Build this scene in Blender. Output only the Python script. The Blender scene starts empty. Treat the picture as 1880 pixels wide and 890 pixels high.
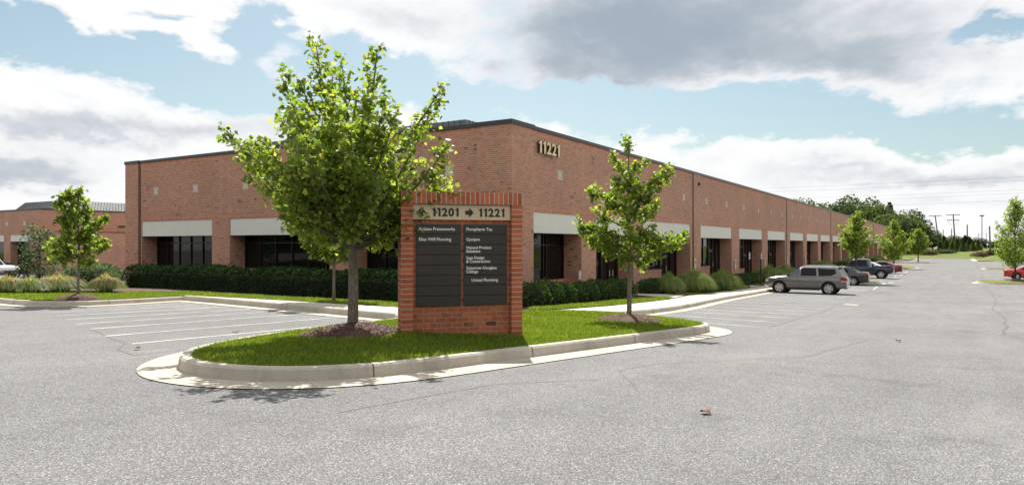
import bpy, bmesh, math, random
import numpy as np
from mathutils import Vector, Matrix
from mathutils.geometry import delaunay_2d_cdt

# ---------------------------------------------------------------- scene, camera, light
S = bpy.context.scene
COL = S.collection
FW = Vector((.848, .530, 0)); RT = Vector((.530, -.848, 0))   # viewing direction and its right
AZ = math.radians(32.0)
cam = bpy.data.cameras.new('camera'); camo = bpy.data.objects.new('camera', cam); COL.objects.link(camo)
camo.location = (0, 0, 1.5); camo.rotation_euler = (math.radians(90), 0, AZ - math.radians(90))
cam.sensor_width = 36; cam.lens = 36 * 1298 / 1880; cam.shift_y = 5 / 1880; cam.clip_start = .05; cam.clip_end = 6000
S.camera = camo
SUN_AZ, SUN_EL = math.radians(35.5), math.radians(51)
sd = Vector((math.cos(SUN_EL) * math.cos(SUN_AZ), math.cos(SUN_EL) * math.sin(SUN_AZ), math.sin(SUN_EL)))
sun = bpy.data.lights.new('sun', 'SUN'); suno = bpy.data.objects.new('sun', sun); COL.objects.link(suno)
sun.energy = 4.6; sun.angle = math.radians(.55); sun.color = (1, .95, .87)
suno.rotation_euler = (-sd).to_track_quat('-Z', 'Y').to_euler(); suno.location = (30, 20, 60)
vs = S.view_settings
vs.view_transform = 'Standard'; vs.look = 'None'; vs.gamma = 1; vs.use_curve_mapping = False; vs.exposure = 1.0
S.cycles.max_bounces = 6; S.cycles.diffuse_bounces = 3; S.cycles.transparent_max_bounces = 6

# ---------------------------------------------------------------- node helper
class N:
    """tiny expression builder for shader nodes"""
    def __init__(s, tree): s.t = tree; s.n = tree.nodes; s.l = tree.links
    def new(s, typ, **kw):
        nd = s.n.new(typ)
        for k, v in kw.items(): setattr(nd, k, v)
        return nd
    def put(s, sock, v):
        if isinstance(v, bpy.types.NodeSocket): s.l.new(v, sock)
        elif v is not None:
            if hasattr(sock.default_value, '__len__') and not hasattr(v, '__len__'): v = [v] * len(sock.default_value)
            if hasattr(v, '__len__') and len(sock.default_value) == 4 and len(v) == 3: v = (*v, 1)
            sock.default_value = v
    def m(s, op, a, b=None, c=None, clamp=False):
        nd = s.new('ShaderNodeMath', operation=op, use_clamp=clamp)
        for i, v in enumerate((a, b, c)):
            if v is not None: s.put(nd.inputs[i], v)
        return nd.outputs[0]
    def add(s, a, b): return s.m('ADD', a, b)
    def mul(s, a, b): return s.m('MULTIPLY', a, b)
    def sub(s, a, b): return s.m('SUBTRACT', a, b)
    def dot(s, a, v):
        nd = s.new('ShaderNodeVectorMath', operation='DOT_PRODUCT'); s.put(nd.inputs[0], a); s.put(nd.inputs[1], v); return nd.outputs['Value']
    def vmul(s, a, v):
        nd = s.new('ShaderNodeVectorMath', operation='MULTIPLY'); s.put(nd.inputs[0], a); s.put(nd.inputs[1], v); return nd.outputs[0]
    def noise(s, vec, scale, detail=3, rough=.5, dist=0.0, out='Fac'):
        nd = s.new('ShaderNodeTexNoise'); s.put(nd.inputs['Vector'], vec)
        nd.inputs['Scale'].default_value = scale; nd.inputs['Detail'].default_value = detail
        nd.inputs['Roughness'].default_value = rough; nd.inputs['Distortion'].default_value = dist
        return nd.outputs[out]
    def ramp(s, v, stops, interp='LINEAR'):
        nd = s.new('ShaderNodeValToRGB'); s.put(nd.inputs[0], v); r = nd.color_ramp; r.interpolation = interp
        while len(r.elements) < len(stops): r.elements.new(.5)
        for e, (p, c) in zip(r.elements, stops):
            e.position = p; e.color = (*c, 1) if hasattr(c, '__len__') else (c, c, c, 1)
        return nd.outputs[0]
    def step(s, v, a, b):
        nd = s.new('ShaderNodeMapRange', interpolation_type='SMOOTHSTEP'); s.put(nd.inputs[0], v)
        nd.inputs[1].default_value = a; nd.inputs[2].default_value = b; return nd.outputs[0]
    def mix(s, f, a, b, typ='MIX'):
        nd = s.new('ShaderNodeMix', data_type='RGBA', blend_type=typ); s.put(nd.inputs[0], f); s.put(nd.inputs[6], a); s.put(nd.inputs[7], b)
        return nd.outputs[2]

# ---------------------------------------------------------------- world: clear sky behind broken cumulus
def build_world():
    w = bpy.data.worlds.new('World'); S.world = w; w.use_nodes = True
    t = w.node_tree; t.nodes.clear(); n = N(t)
    d = n.new('ShaderNodeTexCoord').outputs['Generated']
    nis = n.new('ShaderNodeTexSky', sky_type='NISHITA', sun_disc=False)
    nis.sun_elevation = SUN_EL; nis.sun_rotation = math.radians(90) - SUN_AZ
    nis.air_density = 1.0; nis.dust_density = 1.5; nis.ozone_density = 2.0
    a = n.m('ARCTAN2', n.dot(d, tuple(RT)), n.dot(d, tuple(FW)))
    sep = n.new('ShaderNodeSeparateXYZ'); n.put(sep.inputs[0], d)
    e = n.m('ARCSINE', sep.outputs[2])
    vec = n.vmul(d, (1, 1, 2.1))
    big = n.noise(vec, 3.2, 9, .62, .35)
    fine = n.noise(vec, 9, 7, .65, .2)
    # warped bearings so that the banks get ragged outlines
    wx = n.noise(vec, 5.5, 5, .6); wy = n.noise(n.vmul(d, (1.3, -1.1, 2.4)), 5.5, 5, .6)
    aw = n.add(a, n.mul(n.sub(wx, .5), .26)); ew = n.add(e, n.mul(n.sub(wy, .5), .15))
    def blob(cx, cy, rx, ry, rot):
        u = (cx - 940) / 1298; az0 = math.atan(u); el0 = math.atan((450 - cy) / 1298 * math.cos(az0))
        k = math.cos(az0); sx = rx / 1298 * k * k; sy = ry / 1298 * k
        c, s_ = math.cos(math.radians(rot)), math.sin(math.radians(rot))
        dx = n.sub(aw, az0); dy = n.sub(ew, el0)
        p = n.mul(n.add(n.mul(dx, c), n.mul(dy, -s_)), 1 / sx); q = n.mul(n.add(n.mul(dx, s_), n.mul(dy, c)), 1 / sy)
        return n.m('EXPONENT', n.mul(n.add(n.mul(p, p), n.mul(q, q)), -1))
    def total(lst):
        acc = None
        for wgt, *b in lst:
            v = n.mul(blob(*b), wgt); acc = v if acc is None else n.add(acc, v)
        return acc
    blue = total([(1.5, 250, 118, 380, 36, 9), (1.2, 480, 60, 42, 70, 0), (1.0, 95, 60, 60, 45, 20), (1.3, 690, 138, 170, 34, 12),
                  (1.4, 1290, 212, 300, 34, 2), (1.0, 1110, 180, 90, 24, 0), (1.4, 1700, 245, 260, 36, 5), (1.2, 1790, 35, 80, 30, -20),
                  (.9, 880, 190, 60, 50, 0), (.7, 300, 20, 80, 16, 5), (.9, 640, 190, 90, 30, 0)])
    cov = n.add(n.sub(.50, blue), n.mul(n.sub(big, .5), 2.0))
    cov = n.add(cov, n.mul(n.sub(fine, .5), .8))
    mask = n.step(cov, -.10, .40)
    grey = total([(1.5, 1230, 30, 360, 95, 4), (.9, 1060, 110, 170, 70, 10), (.7, 1520, 110, 260, 45, 8), (.75, 420, 250, 190, 36, -6), (.8, 110, 235, 200, 34, 5), (.7, 60, 320, 200, 26, 0),
                  (.6, 1090, 225, 130, 20, 0), (.45, 1640, 330, 300, 22, 3), (.4, 700, 30, 120, 30, 10), (.35, 1250, 290, 90, 25, 0), (.25, 1720, 390, 260, 20, 0)])
    gm = n.step(n.add(n.add(n.mul(grey, n.add(.45, big)), n.mul(n.sub(big, .5), 1.3)), n.mul(n.sub(fine, .5), .55)), -.05, 1.75)
    cloud = n.ramp(gm, [(0, (.51, .51, .51)), (.15, (.45, .455, .465)), (.35, (.345, .36, .385)), (.65, (.25, .28, .31)), (1, (.19, .225, .265))])
    sky = n.mix(.0, nis.outputs[0], (1, 1, 1))
    sky = n.vmul(sky, (.050, .0550, .0495))
    haze = n.step(e, .0, .5)
    sky = n.mix(n.mul(n.sub(1, haze), .22), sky, (.42, .47, .50))
    col = n.mix(mask, sky, cloud)
    below = n.step(sep.outputs[2], -.02, 0)
    col = n.mix(below, (.2, .2, .18), col)
    bg = n.new('ShaderNodeBackground'); n.put(bg.inputs[0], col); bg.inputs[1].default_value = 1.0
    o = n.new('ShaderNodeOutputWorld'); n.l.new(bg.outputs[0], o.inputs[0])
build_world()

# ---------------------------------------------------------------- materials
def mat(name):
    m = bpy.data.materials.new(name); m.use_nodes = True; t = m.node_tree; t.nodes.clear(); n = N(t)
    b = n.new('ShaderNodeBsdfPrincipled'); o = n.new('ShaderNodeOutputMaterial'); n.l.new(b.outputs[0], o.inputs[0])
    n.b = b; n.o = o; return m, n
def bump(n, h, strength=.3, dist=.01):
    b = n.new('ShaderNodeBump'); b.inputs['Strength'].default_value = strength; b.inputs['Distance'].default_value = dist
    n.put(b.inputs['Height'], h); n.l.new(b.outputs[0], n.b.inputs['Normal'])
def geo(n): return n.new('ShaderNodeNewGeometry').outputs['Position']
def plain(name, col, rough=.6, metal=0, var=.12, scale=6, spec=.5, coat=0):
    m, n = mat(name)
    f = n.noise(n.new('ShaderNodeTexCoord').outputs['Object'], scale, 4, .6)
    lo = tuple(c * (1 - var) for c in col); hi = tuple(min(1, c * (1 + var)) for c in col)
    n.put(n.b.inputs['Base Color'], n.ramp(f, [(.3, lo), (.7, hi)]))
    n.b.inputs['Roughness'].default_value = rough; n.b.inputs['Metallic'].default_value = metal
    n.b.inputs['Specular IOR Level'].default_value = spec
    if coat: n.b.inputs['Coat Weight'].default_value = coat; n.b.inputs['Coat Roughness'].default_value = .04
    return m
def asphalt_mat():
    m, n = mat('asphalt'); p = geo(n)
    f1 = n.noise(p, 105, 2, .75); vo = n.new('ShaderNodeTexVoronoi'); n.put(vo.inputs['Vector'], p); vo.inputs['Scale'].default_value = 105
    big = n.noise(p, .22, 4, .6); mid = n.noise(p, 2.4, 4, .6)
    st = n.noise(n.vmul(p, (.12, 1.3, 1)), 1.0, 4, .6)     # long wear streaks along the lane
    vc = n.new('ShaderNodeSeparateColor'); n.l.new(vo.outputs['Color'], vc.inputs[0])
    sp = n.ramp(vc.outputs[0], [(0, .04), (.3, .075), (.6, .12), (.85, .22), (1, .42)])
    c = n.mix(.38, sp, n.ramp(f1, [(.3, .05), (.7, .20)]))
    tone = n.add(n.mul(big, .55), n.add(n.mul(mid, .25), n.mul(st, .35)))
    c = n.mix(1, c, n.ramp(tone, [(.38, .80), (.75, 1.22)]), 'MULTIPLY')
    c = n.mix(1, c, (.97, .965, .985), 'MULTIPLY')
    oil = n.step(n.noise(p, .75, 3, .55), .60, .72); c = n.mix(n.mul(oil, .28), c, (.05, .048, .048))
    pale = n.step(n.noise(n.vmul(p, (.35, 1, 1)), .5, 5, .65), .55, .7); c = n.mix(n.mul(pale, .22), c, (.24, .235, .225))
    n.put(n.b.inputs['Base Color'], c); n.b.inputs['Roughness'].default_value = .88
    n.b.inputs['Specular IOR Level'].default_value = .3
    bump(n, n.add(vo.outputs['Distance'], f1), .5, .006); return m
def concrete_mat(name, col, slab=None):
    m, n = mat(name); p = geo(n)
    f = n.noise(p, 1.1, 5, .65); g_ = n.noise(p, 60, 3, .6); s = n.noise(n.vmul(p, (1, 1, .3)), 6, 4, .7)
    c = n.mix(1, col, n.ramp(n.add(n.mul(f, .6), n.mul(s, .4)), [(.32, .68), (.48, .95), (.7, 1.16)]), 'MULTIPLY')
    c = n.mix(1, c, n.ramp(g_, [(.3, .86), (.7, 1.1)]), 'MULTIPLY')
    n.put(n.b.inputs['Base Color'], c); n.b.inputs['Roughness'].default_value = .85
    bump(n, g_, .25, .004); return m
def brick_mat(name, c1, c2, mortar, w=.203, h=.081, mort=.010, dark=.035, soldier=False, bstr=.5, stain=.25):
    m, n = mat(name)
    tc = n.new('ShaderNodeTexCoord'); sp = n.new('ShaderNodeSeparateXYZ'); n.l.new(tc.outputs['Object'], sp.inputs[0])
    sn = n.new('ShaderNodeSeparateXYZ'); n.l.new(tc.outputs['Normal'], sn.inputs[0])
    isx = n.m('GREATER_THAN', n.m('ABSOLUTE', sn.outputs[0]), .5); isz = n.m('GREATER_THAN', n.m('ABSOLUTE', sn.outputs[2]), .5)
    u = n.add(n.mul(sp.outputs[0], n.sub(1, isx)), n.mul(n.add(sp.outputs[1], .0955), isx))
    v = n.add(n.mul(sp.outputs[2], n.sub(1, isz)), n.mul(sp.outputs[1], isz))
    cv = n.new('ShaderNodeCombineXYZ')
    n.put(cv.inputs[0], v if soldier else u); n.put(cv.inputs[1], u if soldier else v)
    b = n.new('ShaderNodeTexBrick'); n.l.new(cv.outputs[0], b.inputs['Vector'])
    if soldier: b.offset = 0
    b.inputs['Color1'].default_value = (0, 0, 0, 1); b.inputs['Color2'].default_value = (1, 1, 1, 1); b.inputs['Mortar'].default_value = (.5, .5, .5, 1)
    b.inputs['Scale'].default_value = 1; b.inputs['Mortar Size'].default_value = mort / 2; b.inputs['Mortar Smooth'].default_value = .15
    b.inputs['Brick Width'].default_value = w; b.inputs['Row Height'].default_value = h; b.inputs['Bias'].default_value = 0
    rnd = b.outputs['Color']
    mid = tuple((a + c) / 2 for a, c in zip(c1, c2)); dk = tuple(a * .38 for a in c1)
    col = n.ramp(rnd, [(0, c1), (.5, mid), (1, c2)])
    spot = n.mul(n.m('LESS_THAN', rnd, dark), n.step(n.noise(tc.outputs['Object'], .8, 3, .6), .52, .60)); col = n.mix(n.mul(spot, .9), col, dk)
    cl = n.noise(tc.outputs['Object'], 14, 3, .6); lg = n.noise(tc.outputs['Object'], .35, 4, .6)
    col = n.mix(1, col, n.ramp(cl, [(.3, .82), (.7, 1.14)]), 'MULTIPLY')
    col = n.mix(1, col, n.ramp(lg, [(.35, 1 - stain * .6), (.65, 1 + stain * .35)]), 'MULTIPLY')
    col = n.mix(b.outputs['Fac'], col, mortar)
    n.put(n.b.inputs['Base Color'], col); n.b.inputs['Roughness'].default_value = .86; n.b.inputs['Specular IOR Level'].default_value = .3
    bump(n, n.add(n.mul(b.outputs['Fac'], -1), n.mul(cl, .3)), bstr, .006); return m
def leaf_mat(name, stops, trans=.42, gloss=.12, tcol=1.35, rough=.5):
    m, n = mat(name); t = n
    at = n.new('ShaderNodeAttribute'); at.attribute_name = 'rnd'
    c = n.ramp(at.outputs['Fac'], stops)
    di = n.b; n.put(di.inputs['Base Color'], c); di.inputs['Roughness'].default_value = rough; di.inputs['Specular IOR Level'].default_value = gloss * 2
    tr = n.new('ShaderNodeBsdfTranslucent'); n.put(tr.inputs[0], n.mix(1, c, (tcol * 1.05, tcol * 1.1, tcol * .45), 'MULTIPLY'))
    ms = n.new('ShaderNodeMixShader'); ms.inputs[0].default_value = trans
    n.l.new(di.outputs[0], ms.inputs[1]); n.l.new(tr.outputs[0], ms.inputs[2]); n.l.new(ms.outputs[0], n.o.inputs[0]); return m
def lawn_mat():
    m, n = mat('turf'); p = geo(n)
    f = n.noise(p, 45, 3, .7); g_ = n.noise(p, .5, 4, .6); k = n.noise(p, 5, 4, .6)
    c = n.ramp(n.add(n.mul(f, .5), n.mul(k, .5)), [(.3, (.06, .085, .012)), (.55, (.13, .17, .022)), (.75, (.20, .23, .045))])
    c = n.mix(n.step(g_, .5, .75), c, (.17, .19, .05))
    n.put(n.b.inputs['Base Color'], c); n.b.inputs['Roughness'].default_value = .9; n.b.inputs['Specular IOR Level'].default_value = .15
    bump(n, f, .8, .04); return m
def field_mat():
    m, n = mat('meadow_turf'); p = geo(n)
    f = n.noise(p, 3, 5, .7); g_ = n.noise(p, .045, 5, .6)
    c = n.ramp(f, [(.3, (.06, .10, .02)), (.7, (.13, .17, .035))])
    c = n.mix(n.mul(n.step(g_, .48, .72), .7), c, (.22, .18, .08))
    n.put(n.b.inputs['Base Color'], c); n.b.inputs['Roughness'].default_value = .95; n.b.inputs['Specular IOR Level'].default_value = .1
    bump(n, f, .6, .1); return m
def mulch_mat():
    m, n = mat('mulch'); p = geo(n); f = n.noise(p, 40, 4, .7)
    n.put(n.b.inputs['Base Color'], n.ramp(f, [(.3, (.04, .018, .013)), (.6, (.11, .055, .040)), (.8, (.2, .12, .085))])); n.b.inputs['Roughness'].default_value = .95
    bump(n, f, 1, .03); return m
def paint_mat():
    m, n = mat('worn_white_paint'); p = geo(n); f = n.noise(p, 55, 3, .7); g_ = n.noise(p, 1.5, 4, .6)
    wear = n.step(n.add(n.mul(f, .6), n.mul(g_, .7)), .46, .80)
    n.put(n.b.inputs['Base Color'], n.mix(wear, (.60, .60, .58), (.27, .27, .265))); n.b.inputs['Roughness'].default_value = .8; return m
def glass_mat(name, col=(.010, .009, .008), rough=.03, spec=.5):
    m, n = mat(name); f = n.noise(n.new('ShaderNodeTexCoord').outputs['Object'], .8, 2, .5); n.b.inputs['IOR'].default_value = 1.4
    n.put(n.b.inputs['Base Color'], n.ramp(f, [(.3, tuple(c * .7 for c in col)), (.7, tuple(c * 1.3 for c in col))]))
    n.b.inputs['Roughness'].default_value = rough; n.b.inputs['Specular IOR Level'].default_value = spec
    bump(n, f, .02, .05); return m
def seam_mat():
    m, n = mat('standing_seam_metal'); p = n.new('ShaderNodeTexCoord').outputs['Object']
    f = n.noise(p, 2, 3, .5); n.put(n.b.inputs['Base Color'], n.ramp(f, [(.3, (.055, .058, .065)), (.7, (.09, .095, .105))]))
    n.b.inputs['Metallic'].default_value = .4; n.b.inputs['Roughness'].default_value = .38; return m
def bark_mat(name, a, b):
    m, n = mat(name); p = n.new('ShaderNodeTexCoord').outputs['Object']
    f = n.noise(n.vmul(p, (1, 1, .22)), 42, 5, .7); g_ = n.noise(p, 7, 3, .6)
    c = n.mix(1, n.ramp(f, [(.3, a), (.7, b)]), n.ramp(g_, [(.3, .75), (.7, 1.2)]), 'MULTIPLY')
    n.put(n.b.inputs['Base Color'], c); n.b.inputs['Roughness'].default_value = .9; bump(n, f, .7, .01); return m

M = dict(
    asphalt=asphalt_mat(), kerb=concrete_mat('kerb_concrete', (.43, .39, .33)), gutter=concrete_mat('gutter_concrete', (.385, .35, .29)),
    walk=concrete_mat('walk_concrete', (.46, .425, .36)), panel=plain('painted_panel', (.66, .66, .61), .7, var=.03, scale=1.5),
    brick=brick_mat('building_brick', (.37, .175, .118), (.49, .25, .170), (.52, .45, .37), dark=.06, stain=.18),
    soldier=brick_mat('soldier_course_brick', (.42, .17, .115), (.58, .26, .17), (.52, .38, .30), w=.2, h=.07, dark=.02, soldier=True),
    sbrick=brick_mat('sign_brick', (.34, .095, .045), (.50, .155, .07), (.33, .28, .23), w=.206, h=.0885, mort=.013, dark=.05, bstr=.9),
    sstack=brick_mat('sign_column_brick', (.34, .095, .045), (.50, .155, .07), (.46, .41, .35), w=.9, h=.0885, mort=.014, dark=.0, bstr=.9),
    ssold=brick_mat('sign_soldier_brick', (.34, .095, .045), (.50, .155, .07), (.48, .43, .37), w=.9, h=.0885, mort=.016, dark=.0, soldier=True, bstr=.9),
    turf=lawn_mat(), field=field_mat(), mulch=mulch_mat(), paint=paint_mat(), seam=seam_mat(),
    joint=plain('tar_seal', (.065, .064, .064), .8, scale=12), caulk=plain('pale_caulk', (.55, .45, .38), .8),
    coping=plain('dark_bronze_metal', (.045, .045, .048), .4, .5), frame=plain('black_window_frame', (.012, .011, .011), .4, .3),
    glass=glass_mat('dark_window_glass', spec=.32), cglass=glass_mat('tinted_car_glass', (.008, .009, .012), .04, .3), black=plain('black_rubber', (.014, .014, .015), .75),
    door=plain('dark_red_brown_door', (.022, .012, .010), .3), steel=plain('brushed_steel', (.55, .55, .56), .35, .25), chrome=plain('chrome', (.7, .7, .7), .12, 1),
    gold=plain('cream_gold_letter', (.72, .60, .36), .4, .1), goldside=plain('letter_return', (.05, .03, .015), .5), tile=plain('cast_stone_tile', (.55, .52, .46), .8), groove=plain('tile_groove', (.16, .14, .13), .9),
    beige=plain('beige_panel', (.52, .42, .28), .55, scale=2.5), ink=plain('black_ink', (.01, .008, .008), .5), slate=plain('charcoal_sign_panel', (.026, .0225, .019), .42),
    white=plain('white_vinyl', (.8, .8, .78), .5), bark=bark_mat('maple_bark', (.085, .065, .05), (.24, .21, .175)), bark2=bark_mat('dark_bark', (.04, .03, .022), (.10, .08, .06)),
    wood=plain('weathered_pole', (.10, .085, .07), .85), post=plain('black_green_paint', (.012, .016, .014), .4), wire=plain('wire', (.05, .05, .05), .6),
    maple=leaf_mat('maple_leaf', [(0, (.07, .115, .026)), (.3, (.13, .19, .040)), (.7, (.205, .265, .058)), (.95, (.28, .32, .08)), (1, (.38, .30, .11))], trans=.6, gloss=.22, tcol=1.55),
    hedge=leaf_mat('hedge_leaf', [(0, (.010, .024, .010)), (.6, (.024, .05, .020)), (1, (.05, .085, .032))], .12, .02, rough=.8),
    boxwood=leaf_mat('boxwood_leaf', [(0, (.022, .05, .016)), (.6, (.05, .095, .028)), (1, (.10, .15, .045))], .2, .03, rough=.8),
    sage=leaf_mat('grey_green_leaf', [(0, (.05, .085, .045)), (.6, (.10, .15, .085)), (1, (.22, .28, .17))], .25, .06, rough=.6),
    reed=leaf_mat('ornamental_grass_blade', [(0, (.09, .15, .04)), (.5, (.20, .27, .085)), (.85, (.34, .38, .17)), (1, (.45, .42, .25))], .4, .05),
    plume=leaf_mat('ornamental_grass_plume', [(0, (.30, .22, .15)), (1, (.50, .38, .28))], .4, .03),
    blade=leaf_mat('turf_blade', [(0, (.07, .115, .018)), (.4, (.15, .215, .034)), (.8, (.26, .31, .062)), (.93, (.36, .33, .13)), (1, (.46, .38, .20))], .42, .05, 1.4),
    far=leaf_mat('far_tree_leaf', [(0, (.04, .065, .026)), (.6, (.075, .11, .04)), (1, (.12, .155, .06))], .4, .03),
    fard=leaf_mat('far_dark_leaf', [(0, (.028, .046, .028)), (.6, (.05, .075, .042)), (1, (.08, .11, .06))], .35, .03),
    yellow=leaf_mat('yellow_leaf', [(0, (.16, .18, .02)), (.5, (.34, .30, .03)), (1, (.5, .38, .05))], .4, .05),
    red=leaf_mat('bronze_leaf', [(0, (.07, .045, .03)), (.5, (.14, .085, .055)), (1, (.20, .13, .08))], .25, .05),
    chip=leaf_mat('mulch_chip', [(0, (.03, .014, .010)), (.6, (.12, .06, .043)), (1, (.27, .17, .12))], .0, .02),
    deadleaf=plain('dry_leaf', (.17, .075, .035), .8),
)
M['core_shade'] = plain('foliage_core_shade', (.014, .022, .010), .95)  # near-black green: the shade inside bushes put into a core's colour
M['plaque'] = plain('cream_plaque', (.62, .54, .36), .5)
M['carglasslight'] = glass_mat('clear_car_glass', (.10, .13, .15), .02, .6)
def paint(name, col, metal=.5): return plain(name, col, .26, metal, .03, 2, .5, coat=1)
PAINT = dict(grey=paint('grey_car_paint', (.155, .15, .148)), black=paint('charcoal_car_paint', (.022, .026, .03)), navy=paint('navy_car_paint', (.012, .022, .05)),
             maroon=paint('maroon_car_paint', (.13, .010, .018)), red=paint('red_car_paint', (.52, .012, .022), .1), silver=paint('silver_car_paint', (.55, .56, .57)), white=paint('white_car_paint', (.7, .7, .7), 0))
M['lens'] = plain('red_lens', (.38, .012, .014), .15, var=.05); M['amber'] = plain('amber_lens', (.6, .22, .1), .15); M['headlens'] = plain('clear_lens', (.6, .6, .6), .1, .3)

# ---------------------------------------------------------------- object helpers
def tag(o, label=None, cat=None, group=None, kind=None):
    if label: o['label'] = label
    if cat: o['category'] = cat
    if group: o['group'] = group
    if kind: o['kind'] = kind
    return o
def thing(name, label, cat, loc=(0, 0, 0), rotz=0, group=None):
    o = bpy.data.objects.new(name, None); COL.objects.link(o); o.location = loc; o.rotation_euler = (0, 0, rotz); o.empty_display_size = .3
    return tag(o, label, cat, group)
def link_mesh(name, verts, faces, m, parent=None, smooth=False, rnd=None):
    me = bpy.data.meshes.new(name)
    if isinstance(verts, np.ndarray): verts = verts.tolist()
    if isinstance(faces, np.ndarray): faces = faces.tolist()
    me.from_pydata(verts, [], faces); me.materials.append(m)
    if rnd is not None:
        at = me.attributes.new('rnd', 'FLOAT', 'FACE'); at.data.foreach_set('value', np.asarray(rnd, dtype=np.float32))
    if smooth: me.polygons.foreach_set('use_smooth', [True] * len(me.polygons))
    me.update(); o = bpy.data.objects.new(name, me); COL.objects.link(o)
    if parent: o.parent = parent
    return o
def children(o): return [c for c in bpy.data.objects if c.parent == o]
def copy_tree(o, parent=None, kids=None):
    if kids is None:
        kids = {}
        for c in bpy.data.objects:
            if c.parent: kids.setdefault(c.parent.name, []).append(c)
    c = o.copy(); COL.objects.link(c)
    if parent: c.parent = parent
    for ch in kids.get(o.name, []): copy_tree(ch, c, kids)
    return c
class MB:
    def __init__(s, off=(0, 0, 0)): s.v = []; s.f = []; s.off = Vector(off)
    def add(s, vs_, fs):
        k = len(s.v); s.v += [tuple(Vector(v) - s.off) for v in vs_]; s.f += [tuple(i + k for i in f) for f in fs]; return s
    def box(s, x0, x1, y0, y1, z0, z1):
        x0, x1 = sorted((x0, x1)); y0, y1 = sorted((y0, y1)); z0, z1 = sorted((z0, z1))
        return s.add([(x0, y0, z0), (x1, y0, z0), (x1, y1, z0), (x0, y1, z0), (x0, y0, z1), (x1, y0, z1), (x1, y1, z1), (x0, y1, z1)],
                     [(0, 3, 2, 1), (4, 5, 6, 7), (0, 1, 5, 4), (1, 2, 6, 5), (2, 3, 7, 6), (3, 0, 4, 7)])
    def tube(s, pts, radii, sides=8, cap=True):
        pts = [Vector(p) for p in pts]
        if not hasattr(radii, '__len__'): radii = [radii] * len(pts)
        vs_ = []; fs = []; prev = None
        for i, p in enumerate(pts):
            d = (pts[min(i + 1, len(pts) - 1)] - pts[max(i - 1, 0)]).normalized()
            a = d.cross(Vector((0, 0, 1)) if abs(d.z) < .9 else Vector((1, 0, 0))).normalized() if prev is None else (prev - d * prev.dot(d)).normalized()
            prev = a; b = d.cross(a)
            for k in range(sides):
                t = 2 * math.pi * k / sides; vs_.append(p + (a * math.cos(t) + b * math.sin(t)) * radii[i])
        for i in range(len(pts) - 1):
            for k in range(sides):
                q = (k + 1) % sides; fs.append((i * sides + k, i * sides + q, (i + 1) * sides + q, (i + 1) * sides + k))
        if cap: fs.append(tuple(reversed(range(sides)))); fs.append(tuple(range((len(pts) - 1) * sides, len(pts) * sides)))
        return s.add(vs_, fs)
    def prism(s, poly, y0, y1, axes='xz'):
        n = len(poly)
        def P(a, b, c): return {'xz': (a, c, b), 'xy': (a, b, c), 'yz': (c, a, b)}[axes]
        return s.add([P(a, b, y0) for a, b in poly] + [P(a, b, y1) for a, b in poly],
                     [tuple(range(n)), tuple(reversed(range(n, 2 * n)))] + [(i, i + n, (i + 1) % n + n, (i + 1) % n) for i in range(n)])
    def lathe(s, prof, axis='z', seg=20, c=(0, 0, 0)):
        vs_ = []; n = len(prof)
        for k in range(seg):
            t = 2 * math.pi * k / seg; ct, st = math.cos(t), math.sin(t)
            for r, h in prof:
                p = {'z': (r * ct, r * st, h), 'y': (r * ct, h, r * st), 'x': (h, r * ct, r * st)}[axis]
                vs_.append((p[0] + c[0], p[1] + c[1], p[2] + c[2]))
        fs = [(k * n + i, ((k + 1) % seg) * n + i, ((k + 1) % seg) * n + i + 1, k * n + i + 1) for k in range(seg) for i in range(n - 1)]
        return s.add(vs_, fs)
    def build(s, name, m, parent=None, smooth=False, fix=False, bevel=0):
        o = link_mesh(name, s.v, s.f, m, parent, smooth)
        if fix or bevel:
            bm = bmesh.new(); bm.from_mesh(o.data)
            bmesh.ops.remove_doubles(bm, verts=bm.verts, dist=1e-5); bmesh.ops.recalc_face_normals(bm, faces=bm.faces)
            if bevel: bmesh.ops.bevel(bm, geom=[e for e in bm.edges if len(e.link_faces) == 2 and e.calc_face_angle(0) > .5], offset=bevel, segments=2, affect='EDGES')
            bm.to_mesh(o.data); bm.free()
            if smooth: o.data.polygons.foreach_set('use_smooth', [True] * len(o.data.polygons))
        return o
def textobj(name, body, size, loc, rot, m, parent=None, extrude=.004, xs=1, align='LEFT', off=0, spacing=1, line=1):
    cu = bpy.data.curves.new(name, 'FONT'); cu.body = body; cu.size = size; cu.extrude = extrude; cu.align_x = align; cu.offset = off
    cu.space_character = spacing; cu.space_line = line; cu.materials.append(m)
    o = bpy.data.objects.new(name, cu); COL.objects.link(o)
    me = bpy.data.meshes.new_from_object(o); bpy.data.objects.remove(o); me.name = name
    me.materials.clear(); me.materials.append(m)
    o = bpy.data.objects.new(name, me); COL.objects.link(o)
    if parent: o.parent = parent
    o.location = loc; o.rotation_euler = rot; o.scale = (xs, 1, 1); return o

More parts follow.
